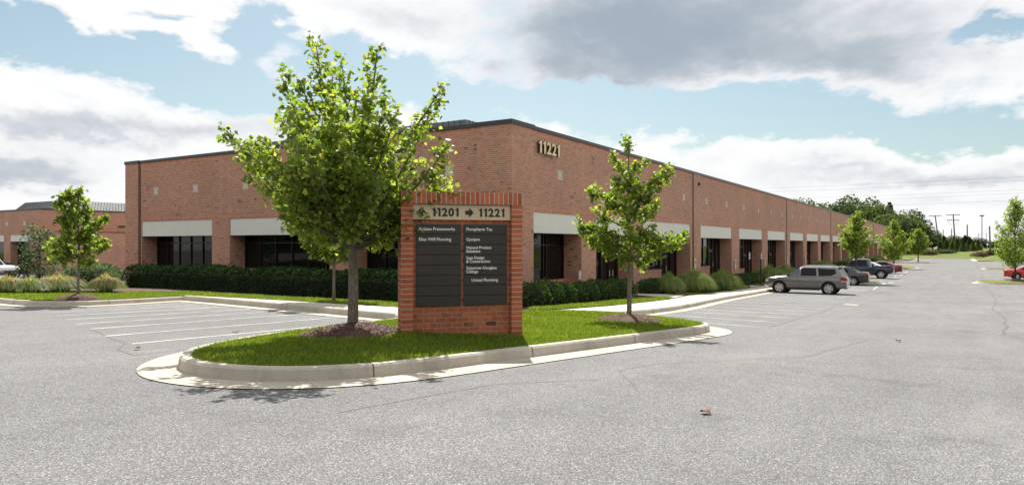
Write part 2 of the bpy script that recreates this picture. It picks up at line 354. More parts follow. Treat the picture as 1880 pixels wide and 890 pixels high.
def numerals(name, body, h, loc, rot, m, parent, depth, adv=.72, bold=.03, xs=1.0):
    """a row of digits h tall; the ones carry a flag like the photographed face. Built in the XY plane, depth along Z"""
    q = MB(); x = 0
    for ch in body:
        if ch == '1':
            P = [(.03, .73), (.03, .84), (.16, .89), (.25, 1), (.41, 1), (.41, 0), (.19, 0), (.19, .76)]
            q.prism([(x + a * h * xs, b * h) for a, b in P], -depth, depth, 'xy'); x += .56 * h * xs * adv / .72
        else:
            cu = bpy.data.curves.new('digit', 'FONT'); cu.body = ch; cu.size = h / .70; cu.extrude = depth; cu.offset = bold * h
            o = bpy.data.objects.new('digit', cu); COL.objects.link(o); me = bpy.data.meshes.new_from_object(o); bpy.data.objects.remove(o)
            vv = [v.co for v in me.vertices]; x0 = min(v.x for v in vv); y0 = min(v.y for v in vv); y1 = max(v.y for v in vv); k = h / (y1 - y0)
            q.add([((v.x - x0) * k * .95 * xs + x, (v.y - y0) * k, v.z) for v in vv], [tuple(p.vertices) for p in me.polygons]); x += (max(v.x for v in vv) - x0) * k * .95 * xs + .09 * h * xs
            bpy.data.meshes.remove(me)
    o = q.build(name, m, parent); o.location = loc; o.rotation_euler = rot; return o

# ---------------------------------------------------------------- terrain
def g1(X):
    if X < 40: return -.033 * X
    if X < 60:
        t = X - 40; return -1.32 - .033 * t + .0285 * t * t / 40
    return -1.695 - .0045 * (X - 60)
def sm(a, b, x):
    t = min(1, max(0, (x - a) / (b - a))); return t * t * (3 - 2 * t)
def G(X, Y):
    z = g1(max(X, -60)) - .012 * max(0, Y - 30)
    return z
def GB(X, Y):      # grass banks past the end of the lot and across the lane
    X_ = max(min(X, 260), -60); z = G(X_, Y)
    r = 1.25 * sm(203, 250, X) + .9 * sm(250, 330, X)
    l = 0.0 if Y > 9 else 1
    e = .5 * sm(247, 262, X) + 1.3 * sm(262, 330, X)
    k = sm(-11, -4.9, Y)
    z += r * (1 - k) + e * k
    z += 2.2 * sm(-24, -36, Y) * (1 - sm(120, 200, X)) if Y < -24 else 0
    z -= .0016 * max(0, X - 400) if X > 400 else 0
    return z
def grid(name, xs, ys, H, m, **kw):
    v = [(x, y, H(x, y)) for x in xs for y in ys]; ny = len(ys)
    f = [(i * ny + j, (i + 1) * ny + j, (i + 1) * ny + j + 1, i * ny + j + 1) for i in range(len(xs) - 1) for j in range(ny - 1)]
    o = link_mesh(name, v, f, m, smooth=True); return tag(o, **kw)
def lin(a, b, s): return list(np.arange(a, b, s)) + [b]
def inpoly(x, y, P):
    c = False; j = len(P) - 1
    for i in range(len(P)):
        if (P[i][1] > y) != (P[j][1] > y) and x < (P[j][0] - P[i][0]) * (y - P[i][1]) / (P[j][1] - P[i][1]) + P[i][0]: c = not c
        j = i
    return c
def inpoly_np(x, y, P):
    c = np.zeros(len(x), bool); j = len(P) - 1
    for i in range(len(P)):
        d = (P[j][1] - P[i][1]) or 1e-9
        c ^= ((P[i][1] > y) != (P[j][1] > y)) & (x < (P[j][0] - P[i][0]) * (y - P[i][1]) / d + P[i][0]); j = i
    return c
def resample(P, step, closed=True):
    out = []; n = len(P)
    for i in range(n if closed else n - 1):
        a = Vector(P[i]); b = Vector(P[(i + 1) % n]); k = max(1, int((b - a).length / step))
        out += [tuple(a.lerp(b, t / k)) for t in range(k)]
    if not closed: out.append(tuple(P[-1]))
    return out
def polypatch(name, P, H, m, step=.5, **kw):
    B = resample(P, step); xs = [p[0] for p in P]; ys = [p[1] for p in P]
    inner = [(x, y) for x in np.arange(min(xs) + step / 2, max(xs), step) for y in np.arange(min(ys) + step / 2, max(ys), step) if inpoly(x, y, P)]
    pts = [Vector(p) for p in B + inner]; nb = len(B)
    r = delaunay_2d_cdt(pts, [(i, (i + 1) % nb) for i in range(nb)], [], 1, 1e-4)
    o = link_mesh(name, [(p.x, p.y, H(p.x, p.y)) for p in r[0]], [f for f in r[2]], m, smooth=True)
    bm = bmesh.new(); bm.from_mesh(o.data); bmesh.ops.recalc_face_normals(bm, faces=bm.faces)
    bm.faces.ensure_lookup_table()
    if sum(f.normal.z for f in bm.faces) < 0: bmesh.ops.reverse_faces(bm, faces=bm.faces)
    bm.to_mesh(o.data); bm.free(); return tag(o, **kw)
def smooth_path(P, it=2, closed=True):
    for _ in range(it):
        Q = []; n = len(P)
        for i in range(n if closed else n - 1):
            a, b = Vector(P[i]), Vector(P[(i + 1) % n]); Q += [tuple(a.lerp(b, .25)), tuple(a.lerp(b, .75))]
        P = Q if closed else [P[0]] + Q + [P[-1]]
    return P
def offset_pts(P, d, closed):
    out = []; n = len(P)
    for i in range(n):
        a = Vector(P[(i - 1) % n] if closed or i else P[0]); b = Vector(P[(i + 1) % n] if closed or i < n - 1 else P[-1])
        t = (b - a).normalized(); out.append((P[i][0] + t.y * d, P[i][1] - t.x * d))
    return out
def kerb(P, closed=False, h=.17, w=.16, gut=.45, gdz=.012, side=1, joint=3.0, label=None):
    """kerb whose road face runs along P; the road is to the right of the path (side=1)"""
    P = resample(P, .5, closed); n = len(P)
    prof = [(0, -.1), (.005, .0), (-.02, h - .03), (-.045, h), (-w, h), (-w, -.1)]
    vs_ = []; rows = [offset_pts(P, o * side, closed) for o, _ in prof]
    for i in range(n):
        for (o, z), r in zip(prof, rows): vs_.append((r[i][0], r[i][1], G(*P[i]) + z))
    k = len(prof); fs = []
    for i in range(n if closed else n - 1):
        j = (i + 1) % n
        for q in range(k - 1): fs.append((i * k + q, j * k + q, j * k + q + 1, i * k + q + 1))
    if not closed: fs += [tuple(range(k)), tuple(reversed(range((n - 1) * k, n * k)))]
    o = link_mesh('kerb', vs_, fs, M['kerb']); tag(o, kind='structure')
    bm = bmesh.new(); bm.from_mesh(o.data); bmesh.ops.recalc_face_normals(bm, faces=bm.faces); bm.to_mesh(o.data); bm.free()
    if joint:      # saw-cut joints as thin dark strips on the face and top
        mb = MB(); acc = 0
        for i in range(1, n):
            a, b = Vector(P[i - 1]), Vector(P[i]); acc += (b - a).length
            if acc >= joint:
                acc = 0; t = (b - a).normalized(); nn = Vector((t.y, -t.x)) * side; z = G(*P[i])
                p0 = Vector((b.x, b.y, z))
                for (o0, z0), (o1, z1) in ((prof[1], prof[2]), (prof[2], prof[3]), (prof[3], prof[4])):
                    A = p0 + Vector((nn.x * (o0 + .004), nn.y * (o0 + .004), z0 + .003)); B_ = p0 + Vector((nn.x * (o1 + .004), nn.y * (o1 + .004), z1 + .003)); T = Vector((t.x, t.y, 0)) * .008
                    mb.add([A - T, A + T, B_ + T, B_ - T], [(0, 1, 2, 3)])
        if mb.v: tag(mb.build('kerb_joint', M['joint'], o))
    if gut:
        R0 = offset_pts(P, .0, closed); R1 = offset_pts(P, gut * side, closed); v = []
        for i in range(n):
            for q in (0, .5, 1):
                x = R0[i][0] * (1 - q) + R1[i][0] * q; y = R0[i][1] * (1 - q) + R1[i][1] * q; v.append((x, y, G(x, y) + gdz + .006 * (1 - q)))
        f = []
        for i in range(n if closed else n - 1):
            j = (i + 1) % n
            for q in range(2): f.append((i * 3 + q, i * 3 + q + 1, j * 3 + q + 1, j * 3 + q))
        o2 = link_mesh('gutter', v, f, M['gutter'], smooth=True); tag(o2, kind='structure')
        bm = bmesh.new(); bm.from_mesh(o2.data); bmesh.ops.recalc_face_normals(bm, faces=bm.faces); bm.faces.ensure_lookup_table()
        if sum(f_.normal.z for f_ in bm.faces) < 0: bmesh.ops.reverse_faces(bm, faces=bm.faces)
        bm.to_mesh(o2.data); bm.free()
    return P
def strip(P, w, dz, mb, step=1.0):
    P = resample(P, step, False); L = offset_pts(P, w / 2, False); R = offset_pts(P, -w / 2, False)
    v = []
    for a, b in zip(L, R): v += [(a[0], a[1], G(*a) + dz), (b[0], b[1], G(*b) + dz)]
    mb.add(v, [(2 * i, 2 * i + 2, 2 * i + 3, 2 * i + 1) for i in range(len(P) - 1)])

# base land out to the horizon
xs = [-900, -400, -200, -100, -60, -30] + lin(0, 420, 15) + [500, 700, 1000, 1600, 2600]
ys = [-2000, -1000, -500, -250, -150, -90, -60, -36, -26, -24, -12, 0, 9, 30, 60, 100, 150, 200, 300, 500, 1000, 2000]
grid('ground', xs, ys, lambda x, y: GB(x, y) - .35 - (.0 if x < 400 else 0), M['field'], kind='structure')
# paved lots and lane
XS = lin(-60, -12, 6) + lin(-11, 90, 1.0)[0:] + lin(95, 200, 5); XS = sorted(set(round(x, 3) for x in XS))
grid('parking_lot', XS, lin(-24, 30, 2) + lin(36, 150, 6), lambda x, y: G(x, y), M['asphalt'], kind='structure')
grid('road', lin(200, 247, 3), lin(-4.6, 9.6, 1.42), lambda x, y: G(x, y), M['asphalt'], kind='structure')
# grass banks
grid('grass_bank', lin(200.4, 247.3, 5) + lin(252.3, 330, 5) + [380, 460, 600, 900, 1500], [-900, -400, -200, -100, -60, -40, -30, -24, -20, -16, -12, -9, -7, -4.8],
     lambda x, y: GB(x, y) + .14, M['field'], kind='structure')
grid('hillside', [247.3] + lin(252.3, 330, 5) + [380, 460, 600, 900, 1500], [-4.8, -2, 1, 4, 7, 10, 20, 40, 80, 200, 600], lambda x, y: GB(x, y) + .14, M['field'], kind='structure')
grid('verge', lin(200.2, 247.3, 5), [9.7, 12, 16, 30, 60, 100], lambda x, y: G(x, y) + .14 + .02 * max(0, y - 12), M['field'], kind='structure')
grid('grass_bank', lin(-60, 200, 8), [-60, -48, -40, -36, -32, -28, -24.2], lambda x, y: GB(x, y) + .1, M['field'], kind='structure')

# ---- the peninsula that carries the sign
PEN = [(19.3, 8.55), (18.7, 7.0), (18.0, 5.9), (17.4, 5.2), (16.7, 4.86), (15.87, 4.83), (12.59, 5.35), (9.48, 5.87), (7.19, 6.23), (6.25, 6.65), (5.72, 7.2), (5.5, 7.9), (5.55, 8.6),
       (5.95, 9.3), (6.6, 9.85), (7.6, 10.35), (9.2, 10.85), (11.6, 11.15), (13.3, 11.5), (13.95, 12.35)]
PENS = smooth_path(PEN, 2, False)
kerb(PENS[::-1], False, h=.18, w=.17, gut=.5, joint=3.05)
PENPOLY = offset_pts(PENS, .15, False) + [(15.2, 11.6), (17.6, 9.6)]
def mound(x, y):
    d = min(1, max(0, sdist(x, y)) / 1.6)
    return .155 + .05 * d * d * (3 - 2 * d) + .10 * math.exp(-((x - 9.5) ** 2 + (y - 8.8) ** 2) / 1.1)
PN = np.array(PENS); 
def sdist(x, y): return float(np.sqrt(((PN - np.array((x, y))) ** 2).sum(1)).min()) - .15
HP = lambda x, y: G(x, y) + mound(x, y)
polypatch('lawn', PENPOLY, HP, M['turf'], .35, kind='structure')

# ---- sidewalk wrapping the corner, its kerbs
SWL = [(13.95, 12.35), (14.35, 15.2), (14.8, 18.3), (15.2, 21.3), (15.35, 23.6)]
SWR = [(19.3, 8.55), (21.4, 8.27), (23.8, 8.25), (27, 8.5), (30, 8.85), (34, 9.25), (38.7, 9.6), (44, 9.95), (52, 10.2), (64.3, 10.4)]
kerb(SWL[::-1], False, h=.19, gut=.5); kerb(SWR, False, h=.16, gut=.42)
HS = lambda x, y: G(x, y) + .165
inL = [(15.9, 23.6), (16.2, 20), (16.25, 16), (16.3, 13.6), (17.6, 11.2), (18.3, 10.25)]
SWIN_R = [(18.3, 10.25), (22, 9.95), (26, 10.0), (28.5, 10.15), (31, 10.5), (34, 11.0), (38.5, 11.3), (44, 11.6), (52, 11.8), (64.3, 11.95)]
polypatch('sidewalk', offset_pts(SWL, .15, False) + inL, HS, M['walk'], .8, kind='structure')
polypatch('sidewalk', [(14.1, 12.2), (16.3, 13.6), (17.6, 11.2), (18.3, 10.25), (19.35, 8.7), (17.6, 9.6), (15.2, 11.6)], HS, M['walk'], .8, kind='structure')
polypatch('sidewalk', [(x, y + .15) for x, y in SWR] + SWIN_R[::-1], HS, M['walk'], .8, kind='structure')
mb = MB()      # tooled joints across the walks
for i in range(0, 45):
    x = 20.2 + i * 1.0
    def yo(P, x):
        for a, b in zip(P, P[1:]):
            if a[0] <= x <= b[0]: return a[1] + (b[1] - a[1]) * (x - a[0]) / (b[0] - a[0])
        return P[-1][1]
    if i % 2 == 0: strip([(x, yo(SWR, x) + .1), (x, yo(SWIN_R, x))], .014, .171, mb)
for i in range(8):
    y = 13.5 + i * 1.3; x0 = 13.95 + (y - 12.35) * .128; strip([(x0 + .15, y), (16.2, y)], .014, .171, mb)
tag(mb.build('sidewalk_joints', M['groove']), kind='structure')

# ---- beds and lawns beside the building
bed = lambda x, y: G(x, y) + .15
polypatch('mulch_bed', [(17.5, 12.0), (18.3, 10.3), (22, 10.0), (26, 10.0), (32, 10.6), (38.5, 11.35), (52, 11.85), (64, 12.0), (64, 15.3), (22.8, 15.3), (22.8, 42), (17.3, 42), (17.0, 24), (17.0, 14)],
          bed, M['mulch'], 1.2, kind='structure')
polypatch('mulch_bed', [(64, 12.0), (229.5, 12.0), (229.5, 15.3), (64, 15.3)], bed, M['mulch'], 3, kind='structure')
hl = lambda x, y: G(x, y) + .18
LAWN_R = [[(18.4, 10.3), (22, 9.98), (26, 10.03), (28.4, 10.18), (30.0, 10.42), (29.4, 11.1), (26, 11.15), (21, 10.9), (18.2, 11.1)],
          [(33.2, 10.95), (36, 11.15), (40.2, 11.42), (40.6, 11.75), (38.5, 12.2), (35.4, 12.1), (33.6, 11.6)],
          [(43.2, 11.6), (47.8, 11.75), (50.5, 11.85), (50.5, 12.5), (46.5, 12.7), (43.6, 12.2)], [(53.5, 11.9), (63, 12.0), (63, 12.9), (54, 12.8)]]
for P in LAWN_R: polypatch('lawn', smooth_path(P, 1), hl, M['turf'], .5, kind='structure')
LAWN_L = [(15.95, 23.6), (16.25, 20), (16.3, 16), (16.35, 13.7), (17.4, 11.5), (18.2, 11.2), (18.0, 14.5), (17.75, 20), (17.6, 24), (17.5, 26.5), (14.9, 27.5), (13.4, 29.5), (13.0, 34), (13.0, 60),
          (10.9, 60), (10.65, 30), (10.55, 26), (10.45, 24.6), (10.8, 23.4), (11.6, 22.9), (13.0, 23.1), (15.3, 23.75)]
polypatch('lawn', LAWN_L, hl, M['turf'], .6, kind='structure')
kerb([(15.4, 23.62), (13.0, 22.95), (11.6, 22.68), (10.95, 22.9), (10.45, 23.5), (10.3, 24.5), (10.4, 26), (10.5, 30), (10.7, 60)], False, h=.16, gut=.4, side=-1, joint=3)
polypatch('mulch_bed', [(13.0, 29.5), (14.9, 27.4), (17.5, 26.4), (22.8, 42), (22.8, 60), (13.0, 60)], lambda x, y: G(x, y) + .16, M['mulch'], 2, kind='structure')
WK = [[(30.0, 10.42), (31.2, 10.6), (33.2, 10.95), (33.9, 12.2), (33.6, 14.6), (32.0, 14.6), (31.2, 12.4)], [(50.5, 11.85), (53.5, 11.9), (54.0, 15.2), (52.2, 15.2)]]
for P in WK: polypatch('footpath', P, lambda x, y: G(x, y) + .19, M['walk'], .8, kind='structure')

# ---- islands further down the lane
def island(P, tree=None):
    P = smooth_path(P, 2); kerb(P, True, h=.15, w=.15, gut=.3, side=1 if area(P) > 0 else -1, joint=0)
    Q = offset_pts(P, (-.13) * (1 if area(P) > 0 else -1), True); o = polypatch('lawn', Q, lambda x, y: G(x, y) + .17, M['turf'], .6, kind='structure'); return o
def area(P): return sum(a[0] * b[1] - b[0] * a[1] for a, b in zip(P, P[1:] + P[:1])) / 2
island([(64.6, 10.3), (64.6, 6.2), (65.2, 5.3), (66.6, 5.0), (68.0, 5.4), (68.4, 6.4), (68.2, 10.4)])
island([(116, 10.6), (115.5, 7.0), (118, 5.4), (125, 4.7), (127.5, 5.2), (127, 7), (123, 10.6)])
island([(163, 13.6), (163, 8.0), (164, 5.0), (168, 4.0), (171.5, 4.6), (172.5, 7), (172.5, 13.6)])
island([(71.0, -2.1), (72.4, -1.5), (75.5, -1.9), (76.8, -3.0), (77.0, -9), (71.5, -9), (70.2, -3.2)])
island([(121, -4.2), (124, -3.5), (128, -3.9), (129.5, -5), (129.5, -12), (121, -12)])
kerb([(68.4, 10.4), (116, 10.6)], False, gut=.4, joint=0); kerb([(123, 10.6), (163, 10.6)], False, gut=.4, joint=0)
kerb([(172.5, 10.6), (200, 10.6), (226, 10.4), (236, 9.8), (247, 9.6)], False, gut=.4, joint=0)
for a, b in ((64.3, 116), (123, 163), (172.5, 229)): polypatch('sidewalk', [(a, 10.55), (b, 10.55), (b, 12.05), (a, 12.05)], HS, M['walk'], 4, kind='structure')
kerb([(200.2, -40), (200.2, -8.5), (201.2, -6.2), (204, -4.9), (210, -4.6), (247, -4.6)], False, gut=.8, side=-1, joint=0)
kerb([(247.0, 9.6), (247.0, -4.6)], False, gut=.3, joint=0)

# ---- painted stalls, joints, patches
mb = MB()
starts = [(6.99, 12.23), (7.35, 13.79), (7.89, 15.38), (8.27, 16.71), (8.69, 18.04), (9.12, 19.34), (9.53, 20.59), (9.95, 21.85)]
for x, y in starts: strip([(x, y), (13.5 + (y - 12) * .115, y + .35)], .075, .005, mb)
xr = [18.99, 21.05, 23.2, 25.3, 27.45, 29.9, 32.5, 35.1, 37.7, 40.3, 42.9, 45.6, 50.7, 53.3, 55.9, 58.5, 60.2]
for x in xr: strip([(x, 4.25), (x - .2 + (.4 if x > 24 else .8), 8.1 + min(2, max(0, (x - 27) * .09)))], .085, .005, mb)
for x in np.arange(71, 114, 2.65): strip([(x, 4.9), (x, 10.2)], .10, .005, mb)
for x in np.arange(129, 162, 2.65): strip([(x, 4.9), (x, 10.2)], .10, .005, mb)
for x in list(np.arange(26, 70, 2.6)): strip([(x, -2.1 + .0 * x), (x + .1, -7.6)], .10, .005, mb)
for x in list(np.arange(80, 119, 2.6)): strip([(x, -2.6), (x, -8)], .10, .005, mb)
for k in range(4): strip([(53.6 + k * .8, 5.1), (54.6 + k * .8, 7.4)], .10, .0055, mb)
for k in range(6): strip([(84.6 + k * .8, 5.3), (85.6 + k * .8, 7.4)], .10, .0055, mb)
strip([(56.5, 4.9), (61.5, 5.0)], .1, .0055, mb); strip([(87.5, 5.0), (96, 5.0)], .1, .0055, mb); strip([(97, 5.0), (104, 5.0)], .1, .0055, mb)
tag(mb.build('parking_markings', M['paint']), kind='structure')
rj = random.Random(3)
def wob(P, a=.05, step=.6): return [(x + rj.uniform(-a, a), y + rj.uniform(-a, a)) for x, y in resample(P, step, False)]
mb = MB()
strip(wob([(6.2, 10.75), (6.4, 11.6), (7.0, 12.5), (7.75, 15.0), (8.0, 15.6)], .03), .035, .0035, mb, 9)
strip(wob([(6.2, 10.75), (7.2, 10.9)], .02), .02, .0035, mb, 9)
strip(wob([(18.9, 4.1), (27, 4.0), (33, 4.3), (44, 4.95), (58, 5.0), (80, 5.0), (114, 4.6)], .06, 1), .05, .0035, mb, 9)
strip(wob([(19.6, -1.5), (21, -1.05), (24.3, -1.28), (30.4, -1.5), (36, -1.35), (47.6, -2.0), (63, -2.2), (67.7, -2.1), (90, -2.6), (150, -3.4), (196, -3.7)], .07, 1.2), .06, .0035, mb, 9)
strip(wob([(8.0, 3.2), (9.5, 4.1), (10.6, 3.9), (13, 2.2), (17, 1.6)], .03), .012, .0035, mb, 9)
strip(wob([(5.0, 5.2), (7.4, 4.9), (8.6, 4.0)], .03), .012, .0035, mb, 9)
tag(mb.build('asphalt_seams', M['joint']), kind='structure')
mb = MB()
for x, y, w, l in ((34.6, 3.85, .8, .55), (80.6, 4.9, 1.0, .5), (69.3, 4.6, 1.4, .4)):
    v = [(x - w / 2, y - l / 2), (x + w / 2, y - l / 2), (x + w / 2, y + l / 2), (x - w / 2, y + l / 2)]; mb.add([(a, b, G(a, b) + .006) for a, b in v], [(0, 1, 2, 3)])
tag(mb.build('concrete_patch', M['gutter']), kind='structure')

# ================================================================ the main brick building
BX, BY = 22.9, 14.36
ZP0, ZP1, ZW = 2.0, 2.85, 6.15      # panel bottom, panel top, wall top
END = 229.0
bld = thing('office_building', 'long single storey brick office building with the raised numerals at its corner', 'building', (BX, BY, -1.0))
OFF = bld.location
def fb(mb, side, a0, a1, d0, d1, z0, z1):      # box on a facade: a along it, d depth into the building
    if side == 'R': mb.box(a0, a1, BY + d0, BY + d1, z0, z1)
    else: mb.box(BX + d0, BX + d1, a0, a1, z0, z1)
OPR = [(24.6, 28.95), (30.5, 35.1), (36.5, 44.6)] + [(46.7 + 10.1 * k, 54.6 + 10.1 * k) for k in range(18)]
OPL = [(15.95, 22.66), (24.1, 31.25), (32.7, 39.1)]
ENDL = 40.6
w = MB(OFF); RD = 1.0
w.box(BX, END, BY, BY + RD, ZP1, ZW)                                   # upper wall, front
w.box(BX, BX + RD, BY + RD, ENDL, ZP1, ZW)                             # upper wall, left
def piers(ops, a_end, side):
    last = (BX if side == 'R' else BY + RD)
    for a0, a1 in ops + [(a_end, a_end)]:
        if a0 > last: fb(w, side, last, a0, 0, RD, -4, ZP1)
        last = a1
piers(OPR, END, 'R'); piers(OPL, ENDL, 'L')
w.box(BX + RD, END, ENDL - .3, ENDL, -5, ZW); w.box(END - .3, END, BY + RD, ENDL - .3, -4, ZW)
w.build('wall', M['brick'], bld)
def part(nm, m, *boxes, parent=None):
    q = MB(OFF)
    for b in boxes: q.box(*b)
    return q.build(nm, m, parent or bld)
part('pilaster', M['brick'], (BX - .07, 24.5, BY - .07, 15.9, -4, ZW - .01))                    # corner pier stands proud
part('pilaster', M['brick'], (BX - .07, BX + .5, 39.35, ENDL + .05, -5, ZW - .01))
JX = [45.1 + 30.3 * k for k in range(7)]
for x in JX: part('pilaster', M['brick'], (x + .12, x + 1.55, BY - .05, BY + .4, -4, ZW - .01))
s_ = MB(OFF)
s_.box(24.52, END - .01, BY - .006, BY + .1, ZP1 + .004, ZP1 + .20); s_.box(24.52, END - .01, BY - .006, BY + .1, ZW - .24, ZW - .012)
s_.box(BX - .006, BX + .1, 15.92, 39.33, ZP1 + .004, ZP1 + .20); s_.box(BX - .006, BX + .1, 15.92, 39.33, ZW - .24, ZW - .012)
s_.build('soldier_course', M['soldier'], bld)
c_ = MB(OFF)
c_.box(BX - .12, 24.56, BY - .12, 15.96, ZW - .008, ZW + .16)
c_.box(24.57, END + .06, BY - .06, BY + .4, ZW - .006, ZW + .14); c_.box(BX - .06, BX + .4, 15.97, 39.28, ZW - .006, ZW + .14); c_.box(BX - .11, BX + .4, 39.29, ENDL + .1, ZW - .008, ZW + .16)
c_.box(END - .35, END + .05, BY + .4, ENDL, ZW - .006, ZW + .14); c_.box(BX + .4, END - .36, ENDL - .35, ENDL + .1, ZW - .007, ZW + .15)
c_.build('coping', M['coping'], bld)
r_ = MB(OFF); r_.box(BX + .4, END - .4, BY + .4, ENDL - .4, ZW - .5, ZW - .3); r_.build('roof', M['coping'], bld)
for y in (31.3, 31.95, 23.4):
    part('control_joint', M['caulk'], (BX - .002, BX + .01, y - .008, y + .008, ZP1 + .21, ZW - .25))
part('control_joint', M['caulk'], (29.09, 29.11, BY - .002, BY + .01, ZP1 + .21, ZW - .25))
for x in JX: part('expansion_joint', M['door'], (x - .02, x + .10, BY - .055, BY + .005, -4, ZW - .05))  # dark box whose colour stands for the shadow in the joint recess
part('expansion_joint', M['door'], (BX - .05, BX + .005, 39.22, 39.32, -5, ZW - .05))
# sloped sheet metal roof screen behind the parapet
rs = MB(OFF); X0, X1, Y0_, Y1_ = 27.6, 34.2, 19.6, 37.5; ZA, ZB = 5.6, 7.75
V = [(X0, Y0_, ZA), (X1, Y0_, ZA), (X1, Y1_, ZA), (X0, Y1_, ZA), (X0 + 1.0, Y0_ + 1.0, ZB), (X1 - 1, Y0_ + 1.0, ZB), (X1 - 1, Y1_ - 1, ZB), (X0 + 1.0, Y1_ - 1, ZB)]
rs.add(V, [(0, 1, 5, 4), (1, 2, 6, 5), (2, 3, 7, 6), (3, 0, 4, 7), (4, 5, 6, 7)])
def seams(mb, V, q, nrm, n_):
    a, b, c2, d2 = [Vector(V[i]) for i in q]
    for k in range(1, n_):
        t = k / n_; p0 = a.lerp(b, t); p1 = d2.lerp(c2, t); mb.tube([p0, p1], .035, 4)
rsm = rs.build('roof_screen', M['seam'], bld)
sm_ = MB(OFF); seams(sm_, V, (3, 0, 4, 7), None, 44); seams(sm_, V, (0, 1, 5, 4), None, 14); sm_.build('seam_ribs', M['seam'], rsm)
for k, (x, y) in enumerate([(45.3, 16.2), (46.4, 16.2)]):
    v_ = MB(OFF); v_.tube([(x, y, 5.7), (x, y, 6.75)], .05, 8); v_.build('vent_pipe', M['steel'], bld)

def glazing(side, a0, a1, z0, z1, mull, transom, parent, depth=RD, bars=None):
    """window set in the back of a recess: dark glass with black frame bars"""
    fr = MB(OFF); t = .055; d0, d1 = depth - .09, depth + .03
    fb(fr, side, a0, a1, d0, d1, z0, z0 + t); fb(fr, side, a0, a1, d0, d1, z1 - t, z1)
    A = [a0 + t / 2] + list(mull) + [a1 - t / 2]
    for a in A: fb(fr, side, a - t / 2, a + t / 2, d0 - .003, d1, z0 + t, z1 - t)
    if transom:
        for p0, p1 in zip(A, A[1:]): fb(fr, side, p0 + t / 2, p1 - t / 2, d0, d1, transom - t / 2, transom + t / 2)
    f = fr.build('window', M['frame'], parent)
    g_ = MB(OFF); fb(g_, side, a0 + .01, a1 - .01, depth - .03, depth - .01, z0 + .01, z1 - .01); g_.build('glass', M['glass'], f)
    return f
def door(side, a0, a1, z0, z1, parent, hside=1, depth=RD):
    fr = MB(OFF); t = .06; d0, d1 = depth - .12, depth + .03
    fb(fr, side, a0, a0 + t, d0, d1, z0, z1); fb(fr, side, a1 - t, a1, d0, d1, z0, z1); fb(fr, side, a0 + t, a1 - t, d0, d1, z1 - t, z1)
    fb(fr, side, a0 + t, a1 - t, d0 + .02, d1, z0 + .01, z0 + .22); fb(fr, side, a0 + t, a1 - t, d0 + .02, d1, z1 - t - .1, z1 - t - .002)
    for e in (a0 + t, a1 - t - .09): fb(fr, side, e, e + .09, d0 + .02, d1, z0 + .22, z1 - t - .1)
    f = fr.build('door', M['door'], parent)
    g_ = MB(OFF); fb(g_, side, a0 + t, a1 - t, depth - .05, depth - .03, z0 + .02, z1 - t); g_.build('glass', M['glass'], f)
    h = MB(OFF); ha = a1 - .2 if hside > 0 else a0 + .2; zc = z0 + 1.05
    def P(a, d, z): return (a, BY + d, z) if side == 'R' else (BX + d, a, z)
    h.tube([P(ha, depth - .11, zc - .16), P(ha, depth - .19, zc - .16), P(ha, depth - .19, zc + .16), P(ha, depth - .11, zc + .16)], .014, 6); h.build('handle', M['chrome'], f)
    return f
def panel(side, a0, a1, k):
    mb = MB(OFF); fb(mb, side, a0 + .01, a1 - .01, .035, .30, ZP0, ZP1 - .004); o = mb.build('fascia_panel', M['panel'], bld)
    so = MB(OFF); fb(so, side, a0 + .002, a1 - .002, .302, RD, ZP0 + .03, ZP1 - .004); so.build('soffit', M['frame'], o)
for k, (a0, a1) in enumerate(OPR):
    panel('R', a0, a1, k)
    zg = G(a0, BY) + .16
    floor_ = -1.0 if a0 < 50 else zg + .05
    sill = .05 if k < 3 else floor_ + 1.0
    if k == 0:
        base = MB(OFF); fb(base, 'R', a0, a1, RD - .25, RD + .2, -3, .0 - .14); base.build('sill_wall', M['brick'], bld)
        sc = MB(OFF); fb(sc, 'R', a0 + .003, a1 - .003, RD - .28, RD + .2, -.138, -.045); sc.build('brick_sill', M['soldier'], bld)
        glazing('R', a0, a1, -.04, ZP0 + .03, (27.05, 27.3), 1.50, bld)
    elif k == 1:
        glazing('R', a0, 33.0, -1.0, ZP0 + .03, (31.6,), 1.3, bld); door('R', 33.0, 34.05, -1.0, 1.25, bld, 1); door('R', 34.06, a1, -1.0, 1.25, bld, -1)
        glazing('R', 33.0, a1, 1.26, ZP0 + .03, (34.05,), None, bld)
    else:
        dw = a0 + (a1 - a0) * .62
        base = MB(OFF); fb(base, 'R', a0, dw - .02, RD - .2, RD + .2, -4, sill - .14); base.build('sill_wall', M['brick'], bld)
        sc = MB(OFF); fb(sc, 'R', a0 + .003, dw - .02, RD - .23, RD + .2, sill - .138, sill - .03); sc.build('brick_sill', M['soldier'], bld)
        n_ = 3; mull = [a0 + (dw - a0) * (i + 1) / (n_ + 1) for i in range(n_)]
        glazing('R', a0, dw, sill - .02, ZP0 + .03, mull, 1.35, bld)
        if k < 11:
            door('R', dw + .01, dw + 1.05, floor_, floor_ + 2.15, bld, 1); glazing('R', dw + 1.06, a1, floor_, ZP0 + .03, (dw + 1.9,), None, bld)
            glazing('R', dw + .01, dw + 1.05, floor_ + 2.16, ZP0 + .03, (), None, bld)
        else: glazing('R', dw, a1, floor_ - .3, ZP0 + .03, (dw + 1.1,), 1.35, bld)
    bk = MB(OFF); fb(bk, 'R', a0 + .001, a1 - .001, RD + .04, RD + .1, -4, ZP1); bk.build('dark_backing', M['black'], bld)  # black sheet standing for the unlit interior behind the glass
